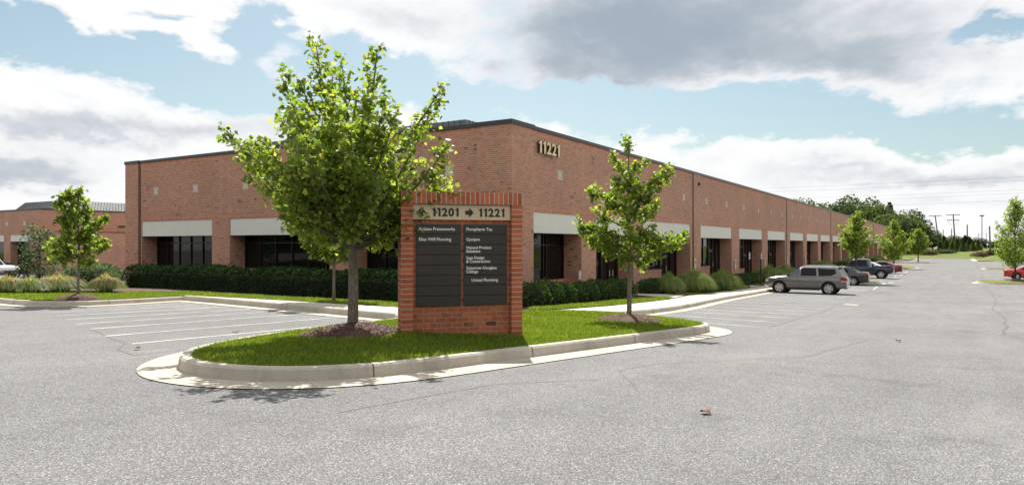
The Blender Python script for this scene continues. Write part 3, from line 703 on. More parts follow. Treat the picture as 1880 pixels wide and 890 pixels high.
for k, (a0, a1) in enumerate(OPL):
    panel('L', a0, a1, k)
    n_ = 5; mull = [a0 + (a1 - a0) * (i + 1) / (n_ + 1) for i in range(n_)]
    base = MB(OFF); fb(base, 'L', a0, a1, RD - .25, RD + .2, -3, -.14); base.build('sill_wall', M['brick'], bld)
    glazing('L', a0, a1, -.14, ZP0 + .03, mull, 1.62, bld)
    bk = MB(OFF); fb(bk, 'L', a0 + .001, a1 - .001, RD + .04, RD + .1, -4, ZP1); bk.build('dark_backing', M['black'], bld)  # black sheet again in place of dim rooms
# cast stone squares with an incised diamond
def tile(side, a, z=4.5, s=.2):
    mb = MB(OFF); fb(mb, side, a - s, a + s, -.012, .05, z - s, z + s); o = mb.build('stone_tile', M['tile'], bld)
    g_ = MB(OFF); q = s * .93; w_ = .009
    C = [(0, q), (q, 0), (0, -q), (-q, 0)]
    for i in range(4):
        (p0, q0), (p1, q1) = C[i], C[(i + 1) % 4]; d = Vector((p1 - p0, q1 - q0)).normalized() * w_; nx, nz = -d.y, d.x
        pts = [(p0 - nx, q0 - nz), (p1 - nx, q1 - nz), (p1 + nx, q1 + nz), (p0 + nx, q0 + nz)]
        vv = [((a + u, BY - .0145, z + v) if side == 'R' else (BX - .0145, a - u, z + v)) for u, v in pts]; g_.add(vv, [(0, 1, 2, 3)])
    g_.build('diamond_groove', M['groove'], o)
for x in [26.87, 32.55, 38.1, 43.3] + [48.1 + 5.05 * k for k in range(36)]: tile('R', x)
for y in (17.3, 21.1, 25.6, 30.0, 34.1, 37.7): tile('L', y)
# gold numerals standing off the wall
nb = numerals('numerals', '11221', .50, (24.78 - OFF.x, BY - .10 - OFF.y, 5.24 - OFF.z), (math.radians(90), 0, 0), M['goldside'], bld, .045, xs=1.22, bold=.035)
numerals('numeral_faces', '11221', .50, (0, 0, .05), (0, 0, 0), M['gold'], nb, .006, xs=1.22, bold=.03)
# plaques on the piers, wall lamp boxes
for k in range(2, 12):
    a = OPR[k][1] + .75; zb = -.15 + (0 if k < 3 else max(-1.2, G(a, BY) + 1.3) + .15)
    if k == 99: continue
    q = MB(OFF); fb(q, 'R', a - .17, a + .17, -.09, -.06, zb, zb + .75); o = q.build('tenant_plaque', M['plaque'], bld)
    q = MB(OFF); fb(q, 'R', a - .08, a + .08, -.095, -.09, zb + .48, zb + .62); q.build('plaque_mark', M['ink'], o)
q = MB(OFF); q.box(35.85, 36.1, BY - .12, BY, 5.45, 5.62); q.build('camera_box', M['coping'], bld)
q = MB(OFF); q.box(46.05, 46.3, BY - .17, BY - .05, 5.45, 5.62); q.build('camera_box', M['coping'], bld)
q = MB(OFF); q.box(33.9 - 5.3, 34.1 - 5.3, BY - .06, BY, -.05, .35); q.build('mail_box', M['steel'], bld)

# ================================================================ second building far left
b2 = thing('office_building', 'distant brick building on the left with a grey sheet metal roof above it', 'building', (46, 102, -3))
O2 = b2.location; w = MB(O2)
w.box(46, 110, 102, 103, 2.9, 6.2); w.box(46, 47, 103, 170, 2.9, 6.2)
w.box(46, 110, 102, 103, -5, 2.9)
ops2 = [(104.6, 110.3), (112.2, 119), (121, 128), (130, 137)]
last = 103
for a0, a1 in ops2 + [(170, 170)]: w.box(46, 47, last, a0, -5, 2.9); last = a1
w.box(109, 110, 103, 170, -5, 6.2)
w.build('wall', M['brick'], b2)
w = MB(O2); w.box(45.9, 47.5, 101.9, 103.8, -5, 3.35); w.build('corner_pier', M['brick'], b2)
c_ = MB(O2); c_.box(45.92, 110, 101.92, 102.5, 6.2, 6.36); c_.box(45.92, 46.5, 102.51, 170, 6.2, 6.36); c_.build('coping', M['coping'], b2)
for a0, a1 in ops2:
    q = MB(O2); q.box(46.04, 46.3, a0, a1, 2.0, 2.89); q.build('fascia_panel', M['panel'], b2)
    q = MB(O2); q.box(46.9, 47.0, a0, a1, -4, 2.89); q.build('glass', M['glass'], b2)
rs = MB(O2); V = [(50.3, 107, 6), (92, 107, 6), (92, 121.5, 6), (50.3, 121.5, 6), (52.0, 108.7, 7.95), (90, 108.7, 7.95), (90, 120, 7.95), (52.0, 120, 7.95)]
rs.add(V, [(0, 1, 5, 4), (1, 2, 6, 5), (2, 3, 7, 6), (3, 0, 4, 7), (4, 5, 6, 7)]); ro = rs.build('roof', M['seam'], b2)
sm2 = MB(O2); seams(sm2, V, (0, 1, 5, 4), None, 90); seams(sm2, V, (3, 0, 4, 7), None, 30); sm2.build('seam_ribs', M['seam'], ro)
q = MB(O2); q.box(50.05, 50.4, 101.97, 102, 4.15, 4.9); q.build('stone_tile', M['tile'], b2)
q = MB(O2); q.box(56.3, 57.2, 101.9, 102, 4.05, 4.3); q.build('wall_lamp', M['coping'], b2)
numerals('numerals', '11', .7, (49.0 - O2.x, 101.9 - O2.y, 5.0 - O2.z), (math.radians(90), 0, 0), M['gold'], b2, .03)
for y in (106.2, 111.3, 115.6):
    q = MB(O2); q.box(45.97, 46, y - .25, y + .25, 4.2, 4.7); q.build('stone_tile', M['tile'], b2)
sw = thing('screen_wall', 'lower brick yard wall projecting in front of the distant building on the left', 'wall', (46, 97.4, -3))
q = MB(sw.location); q.box(46.0, 46.35, 97.35, 101.88, -5, 3.2); q.box(46.35, 108, 97.35, 97.7, -5, 3.2); q.build('wall', M['brick'], sw)
q = MB(sw.location); q.box(45.95, 46.4, 97.3, 101.88, 3.2, 3.3); q.box(46.4, 108, 97.3, 97.75, 3.2, 3.3); q.build('coping', M['coping'], sw)

# ================================================================ the entrance sign
ang = math.atan2(-.654, .751)
SGW = 2.217
sg = thing('entrance_sign', 'red brick directory sign with black tenant strips on the grass island', 'sign', (9.36 + .07, 8.23 - .06, -.15), ang)
zo = .15
def sz(z): return z + zo
q = MB(); q.box(0, .205, 0, .42, -.5, sz(2.23)); q.build('column', M['sstack'], sg)
q = MB(); q.box(SGW - .205, SGW, 0, .42, -.5, sz(2.23)); q.build('column', M['sstack'], sg)
q = MB(); q.box(0, SGW, -.004, .424, sz(2.23), sz(2.45)); q.build('lintel', M['ssold'], sg)
q = MB(); q.box(.207, SGW - .207, .11, .40, -.5, sz(2.228)); q.build('brick_wall', M['sbrick'], sg)
q = MB(); q.box(.215, SGW - .215, .045, .108, sz(1.955), sz(2.222)); hp = q.build('header_panel', M['beige'], sg)
R90 = (math.radians(90), 0, 0)
def arrow(x, z, up):
    P = [(-.035, -.075), (.035, -.075), (.035, -.005), (.085, -.005), (0, .08), (-.085, -.005), (-.035, -.005)]
    if not up: P = [(v, -u) for u, v in P]
    m_ = MB(); m_.prism([(x + u, z + v) for u, v in P], .036, .0445, 'xz'); m_.build('arrow', M['ink'], hp)
arrow(.36, sz(2.085), True); arrow(1.23, sz(2.085), False)
numerals('numerals', '11201', .152, (.545, .042, sz(2.012)), R90, M['ink'], hp, .003, xs=1.08, bold=.05)
numerals('numerals', '11221', .152, (1.40, .042, sz(2.012)), R90, M['ink'], hp, .003, xs=1.08, bold=.05)
LFT = ['Artisan Frameworks', 'Elias Wilf Flooring', '', '', '', '', '', '']
RGT = ['Florapharm Tea', 'Gymjam', 'Natural Product\nSolutions', 'Saga Design\n& Construction', 'Sojourner-Douglass\nCollege', 'United Plumbing', '', '']
for col_, (xa, xb, names) in enumerate(((.275, 1.085, LFT), (1.135, 1.945, RGT))):
    for i, nm in enumerate(names):
        z1 = sz(1.875) - i * .1835; z0 = z1 - .172
        q = MB(); q.box(xa, xb, .075, .108, z0, z1); o = q.build('tenant_panel', M['slate'], sg, bevel=.003)
        if nm:
            two = '\n' in nm
            textobj('lettering', nm, (.079 if col_ == 0 else .075) if not two else .071, (xa + (.045 if nm != 'United Plumbing' else .14), .0735, z0 + (.06 if not two else .098)), R90, M['white'], o, .0012, 1.0, off=.001, line=.93)

# ================================================================ vegetation
LEAF = np.array([(0, 0, 0), (.20, -.03, .03), (.44, .0, .10), (.42, .20, .08), (.54, .48, .12), (.30, .52, .05), (0, .92, -.06), (-.30, .52, .05), (-.54, .48, .12), (-.42, .20, .08), (-.44, .0, .10), (-.20, -.03, .03)])
DIAM = np.array([(0, 0, 0), (.36, .42, .08), (0, 1, -.04), (-.36, .42, .08)])
def rot_frames(n, rs_, up=.7, droop=None):
    nrm = rs_.normal(size=(n, 3)) * .75 + np.array((0, 0, up)); nrm /= np.linalg.norm(nrm, axis=1)[:, None]
    t = rs_.normal(size=(n, 3)) if droop is None else droop + rs_.normal(size=(n, 3)) * .6
    t -= nrm * (t * nrm).sum(1)[:, None]; t /= np.linalg.norm(t, axis=1)[:, None] + 1e-9
    return np.stack([np.cross(t, nrm), t, nrm], axis=2)
def scatter_mesh(name, pos, size, R, tmpl, m, parent, rs_, rnd=None):
    n = len(pos); k = len(tmpl)
    v = pos[:, None, :] + np.einsum('nij,kj->nki', R, tmpl) * np.asarray(size).reshape(-1, 1, 1)
    v = v.reshape(-1, 3); me = bpy.data.meshes.new(name)
    me.vertices.add(n * k); me.vertices.foreach_set('co', v.astype(np.float32).ravel())
    me.loops.add(n * k); me.loops.foreach_set('vertex_index', np.arange(n * k, dtype=np.int32))
    me.polygons.add(n); me.polygons.foreach_set('loop_start', np.arange(0, n * k, k, dtype=np.int32)); me.polygons.foreach_set('loop_total', np.full(n, k, dtype=np.int32))
    me.materials.append(m); at = me.attributes.new('rnd', 'FLOAT', 'FACE')
    at.data.foreach_set('value', (rs_.random(n) if rnd is None else rnd).astype(np.float32)); me.update(calc_edges=True); me.validate()
    o = bpy.data.objects.new(name, me); COL.objects.link(o)
    if parent: o.parent = parent
    return o
def bez(a, b, c, t): return a * (1 - t) ** 2 + b * (2 * t * (1 - t)) + c * t * t
def tree(name, label, loc, trunk, r0, limbs, leaf, nleaf, seed, m='maple', mb_='bark', tmpl=LEAF, group=None, spread=.5, tw=1.0, cat='tree', mulch=True, twigs=11, jitter=.05):
    """trunk: list of local points; limbs: (height fraction on trunk, tip xyz local)"""
    rs_ = np.random.RandomState(seed); rr = random.Random(seed)
    root = thing(name, label, cat, loc, 0, group); T = [Vector(p) for p in trunk]
    wood = MB(); n = len(T); rad = [r0 * (1.25 if i == 0 else 1) * (1 - .93 * (i / (n - 1)) ** 1.3) + .004 for i in range(n)]
    wood.tube(T, rad, 12)
    H = T[-1].z
    def at(z):
        for a, b in zip(T, T[1:]):
            if z <= b.z: return a.lerp(b, (z - a.z) / max(1e-6, b.z - a.z))
        return T[-1]
    pos = []; dirs = []
    for hz, tip in limbs:
        s = at(hz * H); e = Vector(tip); L = (e - s).length; d = (e - s)
        ctrl = s.lerp(e, .45) + Vector((d.x, d.y, 0)) * .12 - Vector((0, 0, .06 * L)) + Vector((rr.uniform(-1, 1), rr.uniform(-1, 1), rr.uniform(-.5, .5))) * .05 * L
        path = [bez(s, ctrl, e, t / 7) for t in range(8)]
        lr = min(r0 * .42, .012 + .014 * L) * (1 if H > 3 else .8)
        wood.tube(path, [lr * (1 - .86 * i / 7) + .002 for i in range(8)], 6)
        nt = max(4, int(twigs * L / 1.6))
        for k in range(nt):
            t = .16 + .84 * (k + rr.random() * .8) / nt; t = min(1, t); p0 = bez(s, ctrl, e, t); dl = (bez(s, ctrl, e, min(1, t + .05)) - bez(s, ctrl, e, t - .05)).normalized()
            tl = (spread * (1.12 - t) * min(1.3, L / 1.5) + .14) * tw
            v = (dl * .75 + Vector((rr.gauss(0, 1), rr.gauss(0, 1), rr.gauss(.12, .7))) * .62).normalized()
            p1 = p0 + v * tl * rr.uniform(.6, 1.1)
            if tmpl is LEAF: wood.tube([p0, p0.lerp(p1, .5) + Vector((0, 0, .02)), p1], [.006, .004, .002], 3, False)
            cnt = max(2, int(nleaf * (.6 + tl)))
            q = rs_.random(cnt) ** .7
            P = np.array(p0)[None] * (1 - q[:, None]) + np.array(p1)[None] * q[:, None] + rs_.normal(size=(cnt, 3)) * (jitter + .04 * tl)
            pos.append(P); dirs.append(np.repeat(np.array([[v.x, v.y, v.z - .35]]), cnt, 0))
    wood.build('trunk', M[mb_], root, smooth=True)
    pos = np.concatenate(pos); dirs = np.concatenate(dirs)
    R = rot_frames(len(pos), rs_, .8, dirs * 1.2)
    size = leaf * rs_.uniform(.6, 1.2, len(pos))
    scatter_mesh('crown', pos, size, R, tmpl, M[m], root, rs_)
    return root
def LR(a, b, z): v = RT * a + FW * b; return (v.x, v.y, z)       # local offset given across and along the view axis
def mulch_mound(x, y, H, r=.75, h=.16, n=1800, seed=1, label=None):
    rs_ = np.random.RandomState(seed)
    root = thing('mulch_mound', label, 'mulch', (x, y, H(x, y)))
    seg = 26; rings = 7; v = [(0, 0, h)]; f = []
    wob_ = [1 + .10 * math.sin(3 * a * .24 + seed) + .07 * math.sin(7 * a * .24 + 2 * seed) for a in range(seg)]
    for i in range(1, rings + 1):
        q = i / rings
        for k in range(seg):
            a = 2 * math.pi * k / seg; rr = r * q * wob_[k]; px, py = rr * math.cos(a), rr * math.sin(a)
            v.append((px, py, h * (1 - q ** 1.6) + H(x + px, y + py) - H(x, y) + (.0 if i < rings else -.05) + .012))
    for k in range(seg): f.append((0, 1 + k, 1 + (k + 1) % seg))
    for i in range(rings - 1):
        for k in range(seg): a = 1 + i * seg + k; b = 1 + i * seg + (k + 1) % seg; f.append((a, a + seg, b + seg, b))
    link_mesh('mulch_bed', v, f, M['mulch'], root, smooth=True)
    th = rs_.random(n) * 2 * np.pi; q = np.sqrt(rs_.random(n)) * 1.06
    X = np.cos(th) * q * r; Y = np.sin(th) * q * r; Z = h * np.clip(1 - q ** 1.6, 0, 1) + .018 + np.array([H(x + a, y + b) for a, b in zip(X, Y)]) - H(x, y)
    R = rot_frames(n, rs_, 3.0); chip = np.array([(-.25, 0, 0), (.25, 0, 0), (.22, 1, .05), (-.2, .95, .1)])
    scatter_mesh('wood_chips', np.stack([X, Y, Z], 1), rs_.uniform(.012, .04, n), R, chip, M['chip'], root, rs_)['kind'] = 'stuff'
    return root

# large maple on the island
rr = random.Random(11)
T1 = (9.22, 9.12); zt = HP(*T1) + .05
tr = [(0, 0, -.3), (.0, 0, .05), LR(.01, 0, .8), LR(-.01, 0, 1.6), LR(.03, 0, 2.2), LR(.0, .03, 3.0), LR(.02, 0, 3.8), LR(.10, 0, 4.3)]
k1 = 12.6 / 1298
def px(x, y, b=0.0): return LR((x - 650) * (12.6 + b) / 1298 , b, (450 - y) * (12.6 + b) / 1298 + 1.5 - zt)
L1 = [(.50, px(576, 72, .2)), (.56, px(560, 150, -.3)), (.62, px(690, 92, .2)), (.5, px(600, 130, .5)), (.45, px(520, 138, -.1)), (.66, px(640, 120, -.4)), (.6, px(720, 190, -.5)), (.52, px(808, 165, .1)),
      (.42, px(700, 240, .8)), (.40, px(420, 238, -.2)), (.40, px(500, 215, .7)), (.36, px(480, 300, -.7)), (.36, px(826, 270, -.1)), (.34, px(770, 225, .7)), (.35, px(836, 352, .1)),
      (.33, px(520, 388, .0)), (.33, px(800, 368, -.1)), (.32, px(745, 412, .3)), (.33, px(570, 398, -.5)), (.34, px(600, 318, -1.4)), (.4, px(680, 300, -1.5)), (.46, px(620, 230, -1.2)),
      (.33, px(640, 330, 1.5)), (.38, px(560, 290, 1.3)), (.40, px(740, 300, 1.3)), (.52, px(560, 210, -.9)), (.55, px(690, 180, -.8)), (.5, px(660, 190, .9)),
      (.34, px(540, 350, -1.0)), (.34, px(800, 330, .9)), (.34, px(540, 350, 1.1)), (.36, px(460, 268, .3)), (.45, px(750, 200, -.7)), (.33, px(590, 380, .8)), (.33, px(720, 325, -1.2)), (.45, px(590, 190, -1.9)), (.5, px(660, 170, -1.8)), (.4, px(540, 260, -2.0)), (.42, px(620, 260, -2.2)), (.4, px(470, 262, -1.3)), (.45, px(700, 230, -2.0))]
tree('maple_tree', 'large maple with a dense lit crown on the grass island beside the directory sign', (T1[0], T1[1], zt), tr, .105, L1, .092, 21, 5, twigs=14)
mulch_mound(T1[0] - .15, T1[1] - .1, HP, .92, .13, 4200, 2, 'mulch ring at the foot of the large maple')

# slender maple on the right end of the island
T2 = (16.15, 6.72); z2 = HP(*T2) + .1; d2 = T2[0] * .848 + T2[1] * .53
def pf(cx, d, z0):
    return lambda x, y, b=0.0: LR((x - cx) * (d + b) / 1298, b, (450 - y) * (d + b) / 1298 + 1.5 - z0)
p2 = pf(1160, d2, z2)
L2 = [(.9, p2(1158, 254)), (.80, p2(1132, 285)), (.78, p2(1192, 290, .2)), (.7, p2(1232, 312)), (.62, p2(1210, 345, -.3)), (.66, p2(1180, 340, .4)), (.60, p2(1090, 348)), (.62, p2(1130, 330, -.4)), (.5, p2(1105, 385, .4)), (.52, p2(1215, 375, .2)),
      (.42, p2(1068, 412)), (.40, p2(1080, 440, -.3)), (.44, p2(1100, 450, .4)), (.38, p2(1262, 436, .1)), (.42, p2(1200, 420, -.6)), (.36, p2(1120, 462, -.2)), (.34, p2(1210, 470, -.1)), (.36, p2(1175, 440, .7)),
      (.4, p2(1150, 420, -.8)), (.5, p2(1150, 370, -.6)), (.5, p2(1175, 380, .6)), (.33, p2(1150, 480, -.3)), (.34, p2(1185, 485, .2)), (.62, p2(1160, 320, -.4)), (.7, p2(1150, 300, .3)), (.46, p2(1240, 450, -.3)), (.45, p2(1085, 425, .2)), (.55, p2(1125, 365, .1)), (.56, p2(1190, 355, -.1))]
tree('maple_tree', 'slender maple at the pointed right end of the sign island', (T2[0], T2[1], z2), [(0, 0, -.3), (0, 0, 0), LR(.02, 0, 1.2), LR(0, 0, 2.4), LR(-.03, 0, 3.4), LR(.0, 0, 4.3)], .065, L2, .095, 34, 7, spread=.42, twigs=13)
mulch_mound(T2[0], T2[1], HP, .85, .14, 1500, 4, 'mulch ring at the foot of the slender maple')

def auto_limbs(H, R, seed, n=26, lo=.25, shape=1.0):
    rr = random.Random(seed); out = []
    for i in range(n):
        q = i / (n - 1); h = lo + (1 - lo) * q; a = i * 2.4 + rr.uniform(-.4, .4)
        prof = math.sin(math.pi * min(1, (.28 + .72 * (1 - q)))) ** .7 if q < .25 else (1 - q) ** .65
        prof = max(.08, (.6 + 1.6 * q) if q < .25 else (1 - ((q - .25) / .75) ** 1.5) + .05); rad = R * min(1, prof) * rr.uniform(.7, 1.08)
        out.append((max(.18, h - .16), (rad * math.cos(a), rad * math.sin(a), H * (h + .04) + rr.uniform(-.1, .15))))
    out.append((.85, (0, 0, H))); return out
HL = lambda x, y: G(x, y) + .18
# left maple, middle maple
T3 = (11.75, 23.6)
p3 = pf(148, T3[0] * .848 + T3[1] * .53, HL(*T3))
L3 = [(.85, p3(150, 350)), (.8, p3(128, 356)), (.7, p3(112, 362)), (.72, p3(165, 372)), (.6, p3(195, 400)), (.6, p3(120, 392, .3)), (.5, p3(190, 412, -.3)), (.4, p3(92, 462)), (.38, p3(110, 450, .4)), (.4, p3(195, 452, .1)), (.36, p3(185, 470, -.3)),
      (.36, p3(160, 480, .3)), (.38, p3(125, 476, -.3)), (.5, p3(150, 430, -.6)), (.5, p3(150, 425, .6)), (.55, p3(130, 405, -.3)), (.45, p3(175, 440, .5)), (.65, p3(145, 385, -.3)), (.66, p3(160, 395, .3)), (.45, p3(110, 445, -.2))]
tree('maple_tree', 'young maple on the lawn at the far left in front of the pale shrubs', (*T3, HL(*T3)), [(0, 0, -.3), (0, 0, .5), (.02, 0, 1.5), (0, 0, 2.6), (0, .03, 3.5)], .045, L3, .13, 30, 9, spread=.4, twigs=13)
mulch_mound(T3[0], T3[1], HL, .7, .16, 700, 5, 'mulch ring at the foot of the far left maple')
T4 = (17.2, 17.9)
tree('maple_tree', 'young maple in front of the long hedge, half hidden behind the large maple', (*T4, HL(*T4)), [(0, 0, -.3), (0, 0, .5), (.02, 0, 1.5), (0, 0, 2.8), (0, .03, 4.0)], .055, auto_limbs(4.1, 1.6, 3, 34, .46), .13, 28, 12, spread=.45)

def far_tree(name, label, x, y, H, R, seed, m='far', r=.09, leaf=.28, nl=9, lo=.3, cat='tree', group=None, z=None, n=26, sp=.6, jt=.12):
    z = HL(x, y) if z is None else z
    return tree(name, label, (x, y, z), [(0, 0, -.4), (0, 0, H * .3), (.02 * H, 0, H * .6), (0, 0, H * .97)], r, auto_limbs(H, R, seed, n, lo), leaf, nl, seed, m=m, mb_='bark2', tmpl=DIAM, spread=sp, group=group, cat=cat, jitter=jt)
# maples on the islands down the lane
far_tree('maple_tree', 'maple on the parking island between the charcoal sedan and the navy pickup', 66.5, 7.05, 5.5, 1.55, 21, 'maple', .07, .16, 20, .48, sp=.42, jt=.07, n=30)
far_tree('maple_tree', 'maple rising behind the maroon car at the far end of the facade', 117, 7.4, 6.6, 2.3, 22, 'maple', .08, .24, 14, .25)
far_tree('maple_tree', 'thin trunked round maple on the last parking island before the lane ends', 170, 6.3, 6.6, 2.5, 23, 'maple', .1, .28, 14, .36)
far_tree('maple_tree', 'maple on the right hand island in front of the red car', 75.6, -4.55, 6.9, 2.05, 24, 'maple', .07, .15, 19, .22, sp=.55, jt=.08, n=34)
mulch_mound(75.6, -4.55, HL, .85, .18, 300, 8, 'mulch ring under the maple beside the red car')
far_tree('maple_tree', 'yellowing young tree on the grass beyond the end of the building', 252, 22, 9.0, 3.6, 25, 'yellow', .13, .42, 9, .32, z=GB(252, 22))

# ---- leafy masses: hedge, clipped shrubs, ornamental grasses
def leafy_blob(name, label, loc, rx, ry, rz, n, leaf, m, seed, cat='shrub', group=None, lump=.12, core=.86, base=.0, tmpl=DIAM, up=.5, crown='foliage'):
    rs_ = np.random.RandomState(seed); root = thing(name, label, cat, loc, 0, group)
    d = rs_.normal(size=(n, 3)); d[:, 2] = np.abs(d[:, 2]) * 1.1 - .25; d /= np.linalg.norm(d, axis=1)[:, None]
    ph = rs_.uniform(0, 6.28, 6)
    def bump_(d): return 1 + lump * (np.sin(4 * d[:, 0] + ph[0]) * np.sin(4.3 * d[:, 1] + ph[1]) + .6 * np.sin(8 * d[:, 2] + ph[2]) * np.sin(7 * d[:, 0] + ph[3]))
    q = 1 - .28 * rs_.random(n) ** 1.6; P = d * (bump_(d) * q)[:, None] * np.array((rx, ry, rz)); P[:, 2] += rz * .45 + base; P[:, 2] = np.maximum(P[:, 2], .02)
    R = rot_frames(n, rs_, up, d * 1.0 + np.array((0, 0, .4)))
    scatter_mesh(crown, P, leaf * rs_.uniform(.6, 1.3, n), R, tmpl, M[m], root, rs_)
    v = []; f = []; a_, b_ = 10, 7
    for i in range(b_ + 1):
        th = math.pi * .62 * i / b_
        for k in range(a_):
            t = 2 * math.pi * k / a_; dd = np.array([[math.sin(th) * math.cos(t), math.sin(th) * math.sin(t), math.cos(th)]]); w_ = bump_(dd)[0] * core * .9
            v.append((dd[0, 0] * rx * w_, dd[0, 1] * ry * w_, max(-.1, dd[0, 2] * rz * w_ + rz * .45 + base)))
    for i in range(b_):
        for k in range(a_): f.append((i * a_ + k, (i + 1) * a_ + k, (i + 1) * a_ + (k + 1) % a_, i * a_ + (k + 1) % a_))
    link_mesh('shade_core', v, f, M['core_shade'], root, smooth=True); return root  # solid added core, dark so that gaps between leaves read as shade
def hedge(name, label, x0, x1, y0, y1, h, n, leaf, m, seed, gnd):
    rs_ = np.random.RandomState(seed); cx, cy = (x0 + x1) / 2, (y0 + y1) / 2; z0 = gnd(cx, cy)
    root = thing(name, label, 'hedge', (cx, cy, z0)); lx, ly = (x1 - x0) / 2, (y1 - y0) / 2
    def gz(a, b): return g1(0) * 0 + np.array([gnd(cx + i, cy + j) for i, j in zip(a, b)]) - z0
    A = np.array([2 * ly * h, 2 * ly * h, 2 * lx * h, 2 * lx * h, 4 * lx * ly]); fc = rs_.choice(5, n, p=A / A.sum())
    u = rs_.uniform(-1, 1, n); v = rs_.random(n); w_ = rs_.uniform(-1, 1, n); dpt = rs_.random(n) ** 1.5 * .22
    X = np.where(fc == 0, -lx + dpt, np.where(fc == 1, lx - dpt, u * lx)); Y = np.where(fc == 2, -ly + dpt, np.where(fc == 3, ly - dpt, np.where(fc < 2, u * ly, w_ * ly)))
    Z = np.where(fc == 4, h - dpt, v * h)
    ed = np.clip((Z / h - .78) / .22, 0, 1) ** 2 * .16                      # rounded shoulders
    X -= np.sign(X) * ed * (np.abs(X) > lx - .3); Y -= np.sign(Y) * ed * (np.abs(Y) > ly - .3)
    lump = .10 * np.sin(1.9 * Y + 1.3 * X) * np.sin(3.1 * Y + .5) + .06 * np.sin(6.3 * Y + 2 * X + Z * 5) + .03 * np.sin(11 * Y + 4 * Z)
    Z2 = Z * (1 + lump * .9) + rs_.normal(size=n) * .02; X += np.where(fc < 2, lump * .8 * np.sign(X), 0); Y += np.where((fc == 2) | (fc == 3), lump * .8 * np.sign(Y), 0)
    dirs = np.stack([X * 0 + np.where(fc == 0, -1, np.where(fc == 1, 1, 0)), np.where(fc == 2, -1, np.where(fc == 3, 1, 0)), np.where(fc == 4, 1, .5)], 1).astype(float)
    P = np.stack([X, Y, Z2 + gz(X, Y)], 1); R = rot_frames(n, rs_, .4, dirs)
    scatter_mesh('foliage', P, leaf * rs_.uniform(.6, 1.4, n), R, DIAM, M[m], root, rs_)
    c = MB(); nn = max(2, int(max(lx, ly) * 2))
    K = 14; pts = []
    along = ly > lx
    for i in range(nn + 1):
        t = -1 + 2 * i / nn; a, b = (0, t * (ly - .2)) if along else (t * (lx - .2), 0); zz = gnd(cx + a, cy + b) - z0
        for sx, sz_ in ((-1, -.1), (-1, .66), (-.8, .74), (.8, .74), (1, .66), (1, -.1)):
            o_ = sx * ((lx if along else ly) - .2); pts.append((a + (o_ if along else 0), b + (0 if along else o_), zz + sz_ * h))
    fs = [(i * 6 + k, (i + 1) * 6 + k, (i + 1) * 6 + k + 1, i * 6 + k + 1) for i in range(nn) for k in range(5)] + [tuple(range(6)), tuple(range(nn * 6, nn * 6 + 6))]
    c.add(pts, fs); c.build('shade_core', M['core_shade'], root, fix=True); return root  # solid dark filler standing for the shade within the hedge
def fountain_grass(name, label, loc, r, h, n, seed, m='reed', plumes=0, group=None, wdt=.012):
    n = int(n * 1.7); rs_ = np.random.RandomState(seed); root = thing(name, label, 'ornamental grass', loc, 0, group)
    def blades(n, r, h, w_, up, mm, nm, rnd=None, tiplen=1.0):
        a = rs_.random(n) * 2 * np.pi; e = rs_.random(n) ** .7; L = h * rs_.uniform(.75, 1.15, n); out = r * e * rs_.uniform(.7, 1.1, n)
        bx, by = np.cos(a) * .14 * e * r * 2, np.sin(a) * .14 * e * r * 2; K = 5; V = np.zeros((n, K * 2, 3))
        for k in range(K):
            t = k / (K - 1); hx = out * (t ** 1.25); z = L * (.80 + .16 * e) * (1.55 * t - .55 * t * t) - L * (up + .42) * e ** 1.4 * t ** 3 ; ww = w_ * (1 - t * .85)
            cx, cy = bx + np.cos(a) * hx, by + np.sin(a) * hx
            V[:, k * 2] = np.stack([cx - np.sin(a) * ww, cy + np.cos(a) * ww, z], 1); V[:, k * 2 + 1] = np.stack([cx + np.sin(a) * ww, cy - np.cos(a) * ww, z], 1)
        base = np.arange(n)[:, None] * (K * 2)
        F = np.concatenate([np.stack([base[:, 0] + 2 * k, base[:, 0] + 2 * k + 1, base[:, 0] + 2 * k + 3, base[:, 0] + 2 * k + 2], 1) for k in range(K - 1)])
        rn = np.tile(rs_.random(n), K - 1)
        link_mesh(nm, V.reshape(-1, 3), F, M[mm], root, rnd=rn)
    blades(n, r, h, wdt, .42, m, 'blades')
    if plumes: blades(plumes, r * .95, h * 1.12, wdt * 1.8, .35, 'plume', 'plumes')
    return root
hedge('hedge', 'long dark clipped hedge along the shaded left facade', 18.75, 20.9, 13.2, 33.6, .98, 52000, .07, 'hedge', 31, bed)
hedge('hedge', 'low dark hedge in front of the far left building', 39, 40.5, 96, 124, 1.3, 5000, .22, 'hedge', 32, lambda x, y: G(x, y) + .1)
# clipped shrubs in rows (each a plant of its own)
rowA = [(20.0, 11.75), (21.05, 11.85), (22.1, 11.8), (23.15, 11.9), (24.2, 11.85), (25.25, 11.95), (26.3, 12.0), (27.35, 12.05), (28.4, 12.1)]
s0 = None; kidsmap = None
def copy_thing(src, loc, rotz, sc=(1, 1, 1), label=None, group=None):
    c = src.copy(); COL.objects.link(c); c.location = loc; c.rotation_euler = (0, 0, rotz); c.scale = sc
    if label: c['label'] = label
    if group: c['group'] = group
    for ch in [o for o in bpy.data.objects if o.parent == src]:
        d = ch.copy(); COL.objects.link(d); d.parent = c
    return c
ORD = ['first', 'second', 'third', 'fourth', 'fifth', 'sixth', 'seventh', 'eighth', 'ninth', 'tenth', 'eleventh', 'twelfth', 'thirteenth', 'fourteenth']
gA = 'clipped shrubs in a row behind the sign'; gB = 'clipped shrubs between the two doors'; gC = 'clipped shrubs beyond the fountain grasses'
LA = 'rounded dark clipped shrub, %s from the sign in the row towards the first door'
proto = leafy_blob('clipped_shrub', LA % 'first', (rowA[0][0], rowA[0][1], bed(*rowA[0])), .62, .62, .55, 1500, .075, 'boxwood', 40, group=gA, lump=.10)
rr = random.Random(5)
